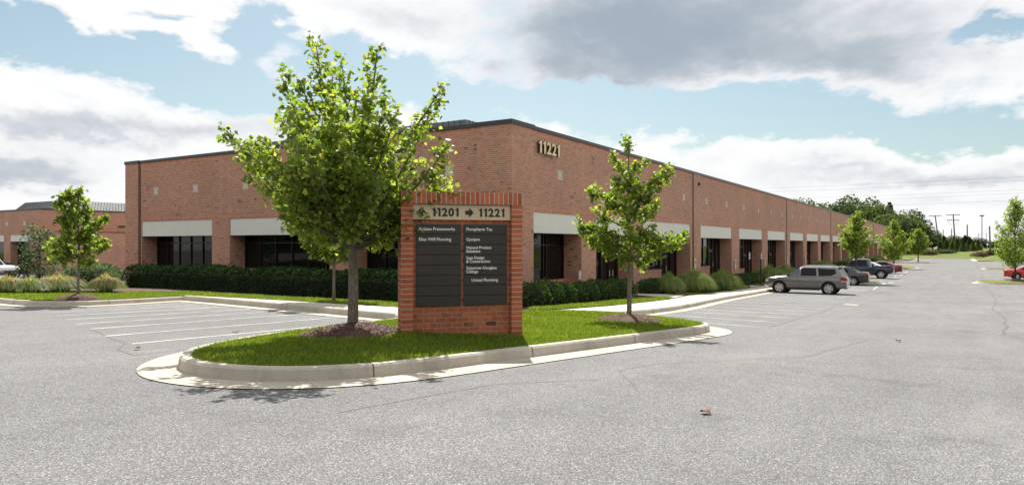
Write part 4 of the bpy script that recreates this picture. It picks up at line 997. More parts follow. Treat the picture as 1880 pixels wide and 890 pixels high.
for i, (x, y) in enumerate(rowA[1:]): copy_thing(proto, (x, y, bed(x, y)), rr.uniform(0, 6), (rr.uniform(.9, 1.1), rr.uniform(.9, 1.1), rr.uniform(.85, 1.1)), LA % ORD[i + 1])
LB = 'dark clipped shrub, %s from the brick pier in the short row under the third opening'
for i, (x, y) in enumerate([(33.9, 13.0), (35.0, 13.05), (36.1, 13.1), (37.2, 13.2)]): copy_thing(proto, (x, y, bed(x, y)), rr.uniform(0, 6), (1.05, 1.05, 1.0), LB % ORD[i], gB)
LC = 'dark clipped shrub, %s from the left in the row behind the parking sign posts'
for i in range(9): x = 46.5 + i * 1.15; copy_thing(proto, (x, 13.25, bed(x, 13.25)), rr.uniform(0, 6), (1.1, 1.1, 1.15), LC % ORD[i], gC)
LD = 'dark shrub in the bed along the far facade, %s one beyond the grey car'
for i in range(14): x = 67 + i * 6.1 + rr.uniform(-1, 1); copy_thing(proto, (x, 13.1, bed(x, 13.1)), rr.uniform(0, 6), (1.9, 1.2, 1.2), LD % ORD[i], 'dark shrubs along the far facade')
# fountain grasses
fg = [((34.7, 12.3), .85, 1.35, 'round fountain grass clump in shadow, left one of the pair beside the lawn strip'), ((37.0, 11.75), 1.12, 1.6, 'large sunlit fountain grass clump nearest the slender maple'),
      ((41.0, 12.7), .95, 1.45, 'fountain grass clump in shadow against the second pier'), ((43.3, 11.95), 1.12, 1.6, 'large sunlit fountain grass clump just before the second walkway'),
      ((60.5, 12.9), 1.5, 1.7, 'dark fountain grass clump left of the grey car roof'), ((63.2, 12.2), 1.5, 1.8, 'sunlit fountain grass clump above the hood of the grey car')]
for i, ((x, y), r, h, lb) in enumerate(fg): fountain_grass('fountain_grass', lb, (x, y, bed(x, y)), r, h, 2600 if i < 4 else 1500, 50 + i, wdt=.011 if i < 4 else .018)
leafy_blob('low_shrub', 'low spreading grey green shrub at the foot of the large fountain grass', (38.7, 11.7, bed(38.7, 11.7)), .9, .6, .35, 900, .09, 'boxwood', 61)
leafy_blob('low_shrub', 'low spreading shrub in front of the second pair of fountain grasses', (41.6, 12.0, bed(41.6, 12.0)), .9, .5, .35, 900, .09, 'boxwood', 62)
for i, (x, lb) in enumerate([(88, 'fountain grass clump beyond the navy pickup'), (112, 'fountain grass clump right of the maple behind the pickup'), (150, 'pale fountain grass clump beside the far maple'), (158, 'last pale fountain grass clump on the facade bed')]):
    fountain_grass('fountain_grass', lb, (x, 12.9, bed(x, 12.9)), 1.6, 1.8, 800, 70 + i, wdt=.03)
# left border planting
lft = [((11.95, 28.9), .75, .72, 'pale plumed grass clump just left of the bright green one'), ((12.55, 28.5), .8, .68, 'bright green grass clump in the left border'),
       ((13.5, 28.5), .95, .78, 'plumed grass clump between the bright green clump and the broad shrub'), ((14.55, 27.2), .62, .80, 'tan grass clump at the left end of the long hedge'), ((11.3, 29.6), .8, .72, 'plumed grass clump cut by the left edge of the photograph')]
for i, ((x, y), r, h, lb) in enumerate(lft): fountain_grass('fountain_grass', lb, (x, y, HL(x, y)), r, h, 2200, 80 + i, plumes=(600 if i != 1 else 80), wdt=.010)
leafy_blob('broad_shrub', 'broad grey green shrub behind the far left maple', (15.0, 29.2, HL(15.0, 29.2)), 1.05, .95, .72, 4600, .09, 'sage', 90, lump=.10)
leafy_blob('broad_shrub', 'smaller grey green shrub touching the left end of the long hedge', (17.6, 33.6, HL(17.6, 33.6)), 1.0, .9, .75, 3000, .11, 'sage', 91)
# upright holly left of the maple
hz = HL(17.2, 38.2)
tree('upright_shrub', 'tall upright glossy shrub in front of the distant building on the left', (17.2, 38.2, hz), [(0, 0, -.3), (0, 0, .8), (.02, 0, 1.6), (0, 0, 2.8)], .05,
     [(.12 + .8 * q, (rr.uniform(.75, 1.15) * (1.05 - q * .55) * math.cos(i * 2.4), rr.uniform(.75, 1.15) * (1.05 - q * .55) * math.sin(i * 2.4), .35 + 2.5 * q)) for i, q in enumerate(np.linspace(0, 1, 26))],
     .15, 18, 93, m='sage', mb_='bark2', tmpl=DIAM, spread=.45, cat='shrub', jitter=.1)

# ---- turf blades (nobody could count them)
def blades(name, P, H, n, h, wd, seed, m='blade', lean=.35, bare=()):
    rs_ = np.random.RandomState(seed); xs_ = [p[0] for p in P]; ys_ = [p[1] for p in P]; X = np.empty(0); Y = np.empty(0)
    while len(X) < n:
        x = rs_.uniform(min(xs_), max(xs_), n); y = rs_.uniform(min(ys_), max(ys_), n); k = inpoly_np(x, y, P)
        for bx, by, br in bare: k &= (x - bx) ** 2 + (y - by) ** 2 > (br * (.9 + .2 * rs_.random(n))) ** 2
        X = np.concatenate([X, x[k]]); Y = np.concatenate([Y, y[k]])
    X = X[:n]; Y = Y[:n]
    # heights are looked up on a coarse grid
    gx = np.linspace(min(xs_), max(xs_), 50); gy = np.linspace(min(ys_), max(ys_), 50); Gz = np.array([[H(a, b) for b in gy] for a in gx])
    fx = (X - gx[0]) / (gx[1] - gx[0]); fy = (Y - gy[0]) / (gy[1] - gy[0]); ix = np.clip(fx.astype(int), 0, 48); iy = np.clip(fy.astype(int), 0, 48); tx = fx - ix; ty = fy - iy
    Z = Gz[ix, iy] * (1 - tx) * (1 - ty) + Gz[ix + 1, iy] * tx * (1 - ty) + Gz[ix, iy + 1] * (1 - tx) * ty + Gz[ix + 1, iy + 1] * tx * ty - .01
    a = rs_.random(n) * 2 * np.pi; patch_ = .5 + .28 * np.sin(1.7 * X + .6 * Y) * np.sin(1.3 * Y - .4 * X) + .2 * np.sin(5.1 * X) * np.sin(4.3 * Y)
    L = h * rs_.uniform(.55, 1.25, n) * (.8 + .5 * patch_); ln_ = L * lean * rs_.random(n) * 2; b = rs_.random(n) * 2 * np.pi
    V = np.zeros((n, 4, 3)); ww = wd * rs_.uniform(.7, 1.3, n)
    V[:, 0] = np.stack([X - np.cos(a) * ww, Y - np.sin(a) * ww, Z], 1); V[:, 1] = np.stack([X + np.cos(a) * ww, Y + np.sin(a) * ww, Z], 1)
    mx, my = X + np.cos(b) * ln_ * .35, Y + np.sin(b) * ln_ * .35
    V[:, 2] = np.stack([mx + np.cos(a) * ww * .7, my + np.sin(a) * ww * .7, Z + L * .6], 1); V[:, 3] = np.stack([X + np.cos(b) * ln_, Y + np.sin(b) * ln_, Z + L], 1)
    me = bpy.data.meshes.new(name); me.vertices.add(n * 4); me.vertices.foreach_set('co', V.astype(np.float32).ravel())
    me.loops.add(n * 4); me.loops.foreach_set('vertex_index', np.arange(n * 4, dtype=np.int32)); me.polygons.add(n)
    me.polygons.foreach_set('loop_start', np.arange(0, n * 4, 4, dtype=np.int32)); me.polygons.foreach_set('loop_total', np.full(n, 4, dtype=np.int32))
    me.materials.append(M[m]); at = me.attributes.new('rnd', 'FLOAT', 'FACE'); at.data.foreach_set('value', np.clip(rs_.random(n) * .75 + .3 * (patch_ - .4), 0, 1).astype(np.float32)); me.update(calc_edges=True)
    o = bpy.data.objects.new(name, me); COL.objects.link(o); return tag(o, kind='stuff')
keep = PENPOLY
o = blades('grass', PENPOLY, HP, 150000, .062, .0045, 100, bare=((T1[0] - .15, T1[1] - .1, .9), (T2[0], T2[1], .8))); tag(o, 'bright green turf covering the sign island', 'grass')
o = blades('grass', LAWN_L, hl, 60000, .065, .009, 101, bare=((T3[0], T3[1], .66),)); tag(o, 'turf strip between the sidewalk, the long hedge and the left border', 'grass')
for i, (P, lb) in enumerate(zip(LAWN_R, ['turf strip between the clipped shrubs and the sidewalk right of the sign', 'small turf patch in front of the first fountain grasses', 'small turf patch between the second walkway and the sidewalk', 'turf patch behind the two parking sign posts'])):
    o = blades('grass', smooth_path(P, 1), hl, 14000 if i < 2 else 6000, .075, .011, 102 + i); tag(o, lb, 'grass')

# ---- fallen leaves
rr = random.Random(9)
for i, (x, y, lb) in enumerate([(7.24, 2.16, 'curled brown leaf alone on the asphalt at the bottom right of centre'), (17.27, 1.0, 'dry leaf lying far out in the middle of the lane'), (6.6, 11.4, 'dry leaf on the asphalt beside the rounded end of the island'),
                                (9.3, 12.5, 'dry leaf on the nearest painted stall')]):
    t = thing('fallen_leaf', lb, 'leaf', (x, y, G(x, y) + .01), rr.uniform(0, 6)); mb = MB(); s = .06
    pts = [(a * s * 2, (b - .4) * s * 2, .012 + .03 * abs(a) + .02 * math.sin(5 * b)) for a, b, _ in LEAF]; mb.add(pts, [tuple(range(len(pts)))]); mb.add([(p[0], p[1], p[2] - .003) for p in pts], [tuple(reversed(range(len(pts))))])
    mb.build('blade', M['deadleaf'], t)

# ================================================================ cars
def car(name, label, loc, rotz, P, pt, cat='car', group=None):
    """P: L,W,r wheel radius, wx (front,rear axle x), base clearance, deck [(x,z)] rear to front, belt, cabin (xb_rear, xb_front, xt_rear, xt_front), H, side windows"""
    root = thing(name, label, cat, loc, rotz, group); W2 = P['W'] / 2; deck = P['deck']; zb = P['clear']
    st = []
    L2 = P['L'] / 2
    for i, (x, z) in enumerate(deck):
        e = min(1, (L2 - abs(x)) / .75); taper = 1 - .16 * (1 - e) ** 2; st.append((x, z, W2 * taper, zb + .16 * (1 - e) ** 2))
    v = []; prof = 10
    for x, zt_, hw, z0 in st:
        mid = z0 + (zt_ - z0) * .5
        ring = [(0, z0), (hw * .8, z0), (hw * .955, z0 + .07), (hw * .985, z0 + .2), (hw, mid), (hw * .985, zt_ - .14), (hw * .955, zt_ - .05), (hw * .87, zt_), (hw * .5, zt_ + P.get('crown', .035)), (0, zt_ + P.get('crown', .035) * 1.3)]
        ring = ring + [(-a, b) for a, b in ring[-2:0:-1]]; v += [(x, a, b) for a, b in ring]
    k = 18; f = [(i * k + j, i * k + (j + 1) % k, (i + 1) * k + (j + 1) % k, (i + 1) * k + j) for i in range(len(st) - 1) for j in range(k)]
    f += [tuple(range(k)), tuple(reversed(range((len(st) - 1) * k, len(st) * k)))]
    body = link_mesh('body', v, f, pt, None, smooth=False)
    bm = bmesh.new(); bm.from_mesh(body.data); bmesh.ops.recalc_face_normals(bm, faces=bm.faces); bm.to_mesh(body.data); bm.free()
    for wx in P['wx']:       # cut the wheel wells
        c = MB(); rr_ = P['r'] + .07
        for sy in (-1, 1):
            lin_ = MB(); lin_.lathe([(0, sy * (W2 - .275)), (rr_ - .003, sy * (W2 - .275)), (rr_ - .003, sy * (W2 - .05))], 'y', 28, (wx, 0, P['r'])); lin_.build('wheel_arch', M['black'], root)
            c.prism([(wx + rr_ * math.cos(2 * math.pi * q / 28), P['r'] + rr_ * math.sin(2 * math.pi * q / 28)) for q in range(28)], sy * (W2 - .28), sy * (W2 + .2), 'xz')
        cut = c.build('cut', M['black'], None, fix=True)
        md = body.modifiers.new('b', 'BOOLEAN'); md.operation = 'DIFFERENCE'; md.object = cut; md.solver = 'EXACT'
        me = bpy.data.meshes.new_from_object(body.evaluated_get(bpy.context.evaluated_depsgraph_get())); body.modifiers.clear()
        body.data = me; bpy.data.objects.remove(cut)
    body.data.name = 'body'; body.data.materials.clear(); body.data.materials.append(pt); body.parent = root
    body.data.polygons.foreach_set('material_index', [0] * len(body.data.polygons))
    body.data.polygons.foreach_set('use_smooth', [True] * len(body.data.polygons)); 
    try: body.data.set_sharp_from_angle(angle=math.radians(38))
    except Exception: pass
    H, belt = P['H'], P['belt']; xr, xf, tr_, tf = P['cabin']; hb, ht = W2 * .90, W2 * P.get('tumble', .72)
    rp = P.get('roofdrop', .0)
    levels = [(0, 0), (.5, .02), (.85, .03), (.97, .0)]
    def lvl(t): return (xr + (tr_ - xr) * t, xf + (tf - xf) * t, hb + (ht - hb) * t, belt + (H - .05 - belt) * t)
    v = []; cn = .16
    for t in (0, .35, .7, 1.0, 1.04):
        t_ = min(t, 1); a, b, hw, z = lvl(t_); c_ = cn
        if t > 1: a += .22; b -= .28; hw *= .80; z = H
        ring = [(a + c_, -hw), ((a + b) / 2, -hw * 1.01), (b - c_ * 1.6, -hw), (b - .02, -hw * .72), (b + .04 * (t <= 1), 0), (b - .02, hw * .72), (b - c_ * 1.6, hw), ((a + b) / 2, hw * 1.01), (a + c_, hw), (a + .02, hw * .78), (a - .03 * (t <= 1), 0), (a + .02, -hw * .78)]
        v += [(x, y, z) for x, y in ring]
    k = 12; f = [(i * k + j, i * k + (j + 1) % k, (i + 1) * k + (j + 1) % k, (i + 1) * k + j) for i in range(4) for j in range(k)] + [tuple(range(4 * k, 5 * k))]
    cab = link_mesh('cabin', v, f, P.get('cabmat', pt), root, smooth=True)
    try: cab.data.set_sharp_from_angle(angle=math.radians(45))
    except Exception: pass
    def side(x, z, s):
        t = (z - belt) / (H - .05 - belt); return (x, s * ((hb + (ht - hb) * t) * 1.01 + .008), z)
    for s in (1, -1):
        for i, poly in enumerate(P['win']):
            m_ = MB(); n_ = len(poly); o1 = [side(x, z, s) for x, z in poly]; o2 = [(x, y - s * .02, z) for x, y, z in o1]
            m_.add(o1 + o2, [tuple(range(n_)), tuple(reversed(range(n_, 2 * n_)))] + [(q, (q + 1) % n_, (q + 1) % n_ + n_, q + n_) for q in range(n_)])
            m_.build('side_window', M['cglass'] if not (i == 0 and P.get('clearfront')) else M['carglasslight'], root, fix=True)
    for nm, (xb, xt), sg_ in (('windscreen', (xf, tf), 1), ('rear_window', (xr, tr_), -1)):
        m_ = MB(); rows = []
        for t in (.08, .5, .93):
            z = belt + (H - .05 - belt) * t; xx = xb + (xt - xb) * t; hw = hb + (ht - hb) * t
            for q, bow in ((-.86 if sg_ > 0 else -.8, -.065), (-.5, .012), (0, .05), (.5, .012), (.86 if sg_ > 0 else .8, -.065)): rows.append((xx + sg_ * (bow + .012), q * hw * .96, z))
        m_.add(rows, [(i * 5 + j, i * 5 + j + 1, i * 5 + j + 6, i * 5 + j + 5) for i in range(2) for j in range(4)]); m_.build(nm, M['cglass'] if nm != 'rear_window' or not P.get('lightrear') else M['carglasslight'], root, smooth=True)
    r = P['r']; tw_ = P.get('tw', .23)
    for wx in P['wx']:
        for s in (1, -1):
            w_ = MB(); y0 = s * (W2 - tw_ - .01); y1 = s * (W2 - .01); ri = r * P.get('rimf', .68)
            w_.lathe([(ri, y0), (r * .93, y0), (r, y0 + s * .04), (r, y1 - s * .04), (r * .93, y1), (ri + .01, y1 - s * .005), (ri, y1 - s * .03), (ri, y0)], 'y', 26, (wx, 0, r)); wo = w_.build('wheel', M['black'], root, smooth=False)
            h_ = MB(); h_.lathe([(0, y1 - s * .07), (ri, y1 - s * .07)], 'y', 20, (wx, 0, r)); hub = h_.build('dark_rim_base', M['frame'], wo)  # dark rim base, its colour standing for shade between the spokes
            h_ = MB(); h_.lathe([(ri * .9, y1 - s * .03), (ri * 1.0, y1 - s * .012), (ri * 1.0, y1 - s * .08)], 'y', 26, (wx, 0, r)); h_.lathe([(0, y1 - s * .025), (ri * .26, y1 - s * .03), (ri * .28, y1 - s * .06)], 'y', 14, (wx, 0, r))
            ns = P.get('spokes', 6); sw_ = P.get('spw', .20)
            for q in range(ns):
                a = 2 * math.pi * (q + .25) / ns; ca, sa = math.cos(a), math.sin(a); pp = []
                for rad, hw in ((ri * .2, ri * sw_), (ri * .95, ri * sw_ * 1.25)):
                    pp += [(rad, -hw), (rad, hw)]
                V4 = [(wx + a_ * ca - b_ * sa, y1 - s * .028, r + a_ * sa + b_ * ca) for a_, b_ in (pp[0], pp[1], pp[3], pp[2])]; V4 += [(x, y - s * .03, z) for x, y, z in V4]
                h_.add(V4, [(0, 1, 2, 3), (4, 7, 6, 5), (0, 4, 5, 1), (1, 5, 6, 2), (2, 6, 7, 3), (3, 7, 4, 0)])
            h_.build('rim', M['steel'], wo)
    zt_ = deck[0][1]; xe = -L2
    for s in (1, -1):
        lx, lz, lh, lw = P.get('tail', (xe + .05, zt_ - .22, .16, .30))
        m_ = MB(); m_.box(lx - .03, lx + lw, s * W2 * .70, s * (W2 * .955), lz, lz + lh); m_.build('tail_light', M['lens'], root, bevel=.02)
        if P.get('taillow'): m_ = MB(); m_.box(lx - .032, lx + lw * .9, s * W2 * .70, s * (W2 * .962), lz - .06, lz - .003); m_.build('reversing_light', M['headlens'], root, bevel=.01)
        hx, hz_, hh = P.get('head', (L2 - .42, .62, .16)); m_ = MB(); m_.box(hx, hx + .33, s * W2 * .62, s * (W2 * .93), hz_, hz_ + hh); m_.build('headlight', M['headlens'], root, bevel=.03)
        mx = xf - .28; m_ = MB(); m_.box(mx - .06, mx + .05, s * (W2 * .93), s * (W2 + .13), belt + .0, belt + .14); m_.build('mirror', P.get('mirmat', M['black']), root, bevel=.025)
        for hx_ in P['handles']: m_ = MB(); m_.box(hx_ - .09, hx_ + .09, s * (W2 * .955), s * (W2 * 1.0 + .015), belt - .16, belt - .125); m_.build('door_handle', P.get('handmat', pt), root, bevel=.008)
        for sx in P['seams']: m_ = MB(); m_.box(sx - .004, sx + .004, s * (W2 * .99), s * (W2 + .002), zb + .22, belt - .17); m_.build('door_seam', M['black'], root)
        m_ = MB(); m_.box(P['wx'][1] + r + .12, P['wx'][0] - r - .12, s * (W2 - .12), s * (W2 - .015), zb - .05, zb + .05); m_.build('sill', M['black'], root)
    m_ = MB(); m_.box(L2 - .10, L2 + .01, -W2 * .55, W2 * .55, zb + .12, zb + .28); m_.build('grille', M['black'], root)
    m_ = MB(); m_.box(-L2 - .04, -L2 + .22, -W2 * .82, W2 * .82, zb + .06, zb + .20); m_.build('bumper', P.get('bump', pt), root, bevel=.03)
    m_ = MB(); m_.box(-L2 - .05, -L2 + .01, -.15, .15, zb + .26, zb + .41) if not P.get('platehi') else m_.box(-L2 - .03, -L2 + .03, -.15, .15, .80, .95); m_.build('number_plate', M['white'], root)
    for ex in P.get('extra', []): ex(root)
    return root
SUV = dict(L=4.85, W=1.91, r=.375, wx=(1.46, -1.43), clear=.30, deck=[(-2.42, .98), (-2.33, 1.06), (-2.05, 1.09), (-1.0, 1.09), (.5, 1.08), (1.05, 1.10), (1.6, 1.06), (2.1, .98), (2.33, .86), (2.42, .66)],
           belt=1.07, H=1.72, cabin=(-2.36, 1.20, -2.02, .28), tumble=.76, wx_=0, clearfront=True, taillow=True,
           win=[[(.93, 1.13), (.30, 1.13), (.27, 1.60), (.36, 1.58)], [(.20, 1.13), (-.72, 1.13), (-.68, 1.60), (.17, 1.62)], [(-.86, 1.13), (-1.55, 1.16), (-1.84, 1.30), (-1.78, 1.56), (-.80, 1.60)]],
           tail=(-2.42, .86, .19, .34), head=(2.0, .70, .17), handles=(.42, -.55), seams=(1.02, .24, -.78), platehi=True)
SUV['win'][0] = [(.98, 1.13), (.28, 1.13), (.26, 1.60), (.42, 1.58)]
def rails(root):
    for s in (1, -1):
        m_ = MB(); m_.tube([(.15, s * .62, 1.70), (.05, s * .62, 1.76), (-1.6, s * .62, 1.76), (-1.75, s * .62, 1.69)], .018, 6); m_.build('roof_rail', M['steel'], root)
def spoiler(root): m_ = MB(); m_.box(-2.18, -1.9, -.62, .62, 1.64, 1.69); m_.build('spoiler', PAINT['grey'], root, bevel=.015)
SUV['extra'] = [rails, spoiler]
SED = dict(L=4.85, W=1.84, r=.335, wx=(1.45, -1.35), clear=.20, deck=[(-2.42, .80), (-2.36, 1.00), (-1.95, 1.05), (-1.4, 1.00), (-.2, .96), (.9, .96), (1.5, .90), (2.05, .80), (2.32, .66), (2.42, .52)],
           belt=.96, H=1.46, cabin=(-1.95, 1.32, -1.0, .30), tumble=.74, win=[[(.92, 1.0), (.12, 1.0), (.12, 1.34), (.32, 1.35)], [(.04, 1.0), (-.86, 1.0), (-1.02, 1.12), (-.80, 1.34), (.04, 1.36)]],
           tail=(-2.40, .76, .16, .28), head=(2.0, .58, .14), handles=(.30, -.68), seams=(.98, .08, -.92), spokes=9, spw=.09, crown=.03, handmat=None)
SED['handmat'] = M['chrome']
TRK = dict(L=5.8, W=2.03, r=.42, wx=(1.85, -1.85), clear=.42, deck=[(-2.9, 1.14), (-2.8, 1.16), (-1.0, 1.16), (.2, 1.15), (1.2, 1.18), (1.9, 1.16), (2.5, 1.10), (2.8, .98), (2.9, .75)],
           belt=1.14, H=1.92, cabin=(-.92, 1.5, -.78, .72), tumble=.78, win=[[(1.15, 1.2), (.42, 1.2), (.42, 1.78), (.78, 1.78)], [(.30, 1.2), (-.55, 1.2), (-.55, 1.78), (.30, 1.80)]],
           tail=(-2.92, .85, .26, .12), head=(2.45, .82, .2), handles=(.55, -.4), seams=(1.25, .36, -.72, -.98), spokes=5, spw=.2, bump=None, rimf=.64, crown=.02)
TRK['bump'] = M['chrome']; TRK['handmat'] = M['chrome']
def bedbox(root):
    m_ = MB(); m_.box(-2.78, -1.02, -.82, .82, 1.175, 1.192); m_.build('bed_liner', M['black'], root)
    for s in (1, -1): m_ = MB(); m_.box(-2.88, -1.0, s * .84, s * .97, 1.16, 1.215); m_.build('bed_rail', M['black'], root, bevel=.01)
TRK['extra'] = [bedbox]
CPE = dict(L=4.55, W=1.76, r=.315, wx=(1.32, -1.28), clear=.21, deck=[(-2.27, .72), (-2.2, .92), (-1.85, .97), (-1.2, .93), (.8, .90), (1.4, .86), (2.0, .76), (2.2, .64), (2.27, .5)],
           belt=.91, H=1.34, cabin=(-1.6, 1.1, -.8, .25), tumble=.72, win=[[(.78, .95), (-.35, .95), (-.35, 1.24), (.3, 1.25)], [(-.44, .95), (-.95, .97), (-.66, 1.22), (-.44, 1.24)]],
           tail=(-2.25, .70, .14, .25), head=(1.9, .56, .12), handles=(-.15,), seams=(.85, -.42), spokes=7, spw=.12, crown=.03, lightrear=True)
GY = math.radians(90)
car('parked_suv', 'grey brown SUV parked nearest with its nose at the sidewalk kerb', (48.05, 7.95, G(48.05, 7.95)), GY, SUV, PAINT['grey'])
car('parked_car', 'charcoal sedan parked just behind the grey SUV', (63.2, 8.15, G(63.2, 8.15)), GY, SED, PAINT['black'])
car('pickup_truck', 'navy blue crew cab pickup with chrome bumper parked beyond the charcoal sedan', (78.9, 7.9, G(78.9, 7.9)), GY, TRK, PAINT['navy'], 'pickup truck')
car('parked_car', 'white sedan mostly hidden between the navy pickup and the maroon car', (87.5, 8.4, G(87.5, 8.4)), GY, SED, PAINT['white'])
car('parked_car', 'maroon sedan parked furthest along the facade', (94.0, 7.5, G(94.0, 7.5)), GY, SED, PAINT['maroon'])
car('parked_car', 'bright red coupe behind the maple on the right hand island', (84.0, -6.4, G(84.0, -6.4)), -GY, CPE, PAINT['red'])
car('parked_car', 'dark car just showing above the roof of the red coupe', (93.5, -7.6, G(93.5, -7.6)), -GY, SED, PAINT['black'])
TR2 = dict(TRK); TR2['extra'] = [bedbox]
car('pickup_truck', 'silver pickup cut by the left edge beyond the plumed grasses', (27.5, 70.5, G(27.5, 68)), math.radians(-75), TR2, PAINT['silver'], 'pickup truck')

# ================================================================ posts, lamps, poles, wires
def sign_post(x, y, label):
    z = bed(x, y); t = thing('parking_sign', label, 'sign', (x, y, z)); m_ = MB(); m_.box(-.035, .035, -.035, .035, -.2, 2.45); m_.build('post', M['post'], t)
    m_ = MB(); m_.box(-.16, .16, -.045, -.038, 1.98, 2.44); p_ = m_.build('sign_plate', M['white'], t)
    m_ = MB(); m_.box(-.13, .13, -.0475, -.0455, 2.30, 2.41); m_.build('legend', plain('sign_green', (.02, .16, .08), .5), p_)
    m_ = MB(); m_.box(-.09, .09, -.0475, -.0455, 2.05, 2.20); m_.build('symbol', plain('sign_blue', (.02, .08, .4), .5), p_)
sign_post(49.9, 11.95, 'black post with a white parking sign left of the other one')
sign_post(54.3, 12.15, 'black post with a white parking sign nearer the grey SUV')
def lamp(x, y, h, label, heads=1):
    z = GB(x, y) + .1; t = thing('street_lamp', label, 'street lamp', (x, y, z)); m_ = MB(); m_.tube([(0, 0, -.3), (0, 0, h)], [.13, .09], 8); m_.build('pole', M['post'], t)
    m_ = MB(); m_.box(-.55, .55, -.55, .55, h, h + .32) if heads == 1 else m_.box(-.15, 1.5, -.2, .2, h, h + .18); m_.build('lamp_head', M['post'], t, bevel=.03)
def at(px_, d): u = (px_ - 940) / 1298; v = FW * d + RT * (u * d); return v.x, v.y
def hz_(py, d): return 1.5 + (450 - py) / 1298 * d
x, y = at(1803, 212); lamp(x, y, hz_(397, 212) - GB(x, y) - .1, 'tall dark lot lamp with a square head on the grass bank')
for px_, py, d, lb in ((1811, 429, 320, 'small street lamp with an arm, right of the tall lot lamp'), (1797, 429, 360, 'more distant street lamp just left of the tall lot lamp')):
    x, y = at(px_, d); lamp(x, y, hz_(py, d) - GB(x, y) - .1, lb, 2)
POLES = []
def upole(px_, pyt, pyb, d, label, arms=0, lean=0, r=.20):
    x, y = at(px_, d); zb = hz_(pyb, d); h = hz_(pyt, d) - zb; t = thing('utility_pole', label, 'utility pole', (x, y, zb)); off = RT * (lean / 1298 * d)
    top = (off.x, off.y, h); m_ = MB(); m_.tube([(0, 0, -3), (0, 0, 0), top], [r * 1.3, r * 1.3, r * .9], 8); m_.build('pole', M['wood'], t)
    for k in range(arms):
        zz = h - .35 - k * 2.0; L = 2.6 - .3 * k; a = Vector(top) - RT * L + Vector((0, 0, zz - h)); b = Vector(top) + RT * L + Vector((0, 0, zz - h)); m_ = MB(); m_.tube([a, b], .10, 4); ar = m_.build('crossarm', M['wood'], t)
        for q in (.03, .2, .35, .65, .8, .97):
            p_ = a.lerp(b, q); m_ = MB(); m_.tube([p_, p_ + Vector((0, 0, .4))], .08, 5); m_.build('insulator', M['post'], ar)
    if arms > 1:
        for s in (1, -1):
            a = Vector(top) + RT * (s * 2.2) + Vector((0, 0, -2.4)); b = Vector(top) + RT * (s * .3) + Vector((0, 0, -4.2)); c = a.lerp(b, .5) + Vector((0, 0, -1)); m_ = MB(); m_.tube([bez(a, c, b, q / 6) for q in range(7)], .04, 4); m_.build('drop_cable', M['wire'], t)
    POLES.append(Vector((x + off.x, y + off.y, zb + h))); return t
upole(1723, 395, 440, 290, 'leaning utility pole with one crossarm, left of the tall double armed pole', 1, -6)
upole(1754, 393, 450, 270, 'tall utility pole with two crossarms and looping cables', 2, -4)
upole(1776, 412, 450, 300, 'bare wooden pole right of the double armed pole', 0, 0, .22)
upole(1747, 420, 450, 380, 'short distant pole seen just left of the double armed pole', 0, 0, .2)
upole(1732, 421, 445, 420, 'thin distant pole beside the leaning pole', 0, 0, .18)
upole(1818, 415, 458, 230, 'wooden pole right of the tall lot lamp carrying sagging cables', 0, -1, .20)
def cable(a, b, sag, label, r=.03, group=None):
    a, b = Vector(a), Vector(b); m_ = MB(); m_.tube([a.lerp(b, t / 14) - Vector((0, 0, 4 * sag * (t / 14) * (1 - t / 14))) for t in range(15)], r, 4, False)
    o = m_.build('power_line', M['wire'], None); tag(o, label, 'cable', group)
def A(px_, py, d): x, y = at(px_, d); return (x, y, hz_(py, d))
for i, (yl, yr, lb) in enumerate([(348, 315, 'uppermost of the power lines crossing the sky above the lane'), (353, 321, 'second highest power line above the lane'), (364, 339, 'upper line of the middle pair of power lines'), (369, 344, 'lower line of the middle pair of power lines'), (378, 357, 'lowest power line crossing the sky above the lane')]):
    cable(A(1330 + 60 * i, yl, 225), A(2050, yr, 150), .35, lb, .022 if i < 4 else .03)
for i, (a, b) in enumerate([((1817, 416), (1990, 440)), ((1817, 419), (1990, 446)), ((1817, 424), (1990, 452))]):
    cable(A(a[0], a[1], 230), A(b[0], b[1], 180), .8, ['top', 'middle', 'lowest'][i] + ' sagging cable right of the wooden pole beside the lot lamp', .04)
cable(A(1817, 417, 230), A(1776, 437, 300), 1.2, 'cable sagging from the wooden pole down to the bare pole', .04)
cable(A(1776, 440, 300), A(1748, 424, 380), 1.0, 'low cable between the bare pole and the short distant pole', .045)
cable(A(1716, 397, 290), A(1650, 440, 330), 1.0, 'cable slanting from the leaning pole down into the trees', .04)

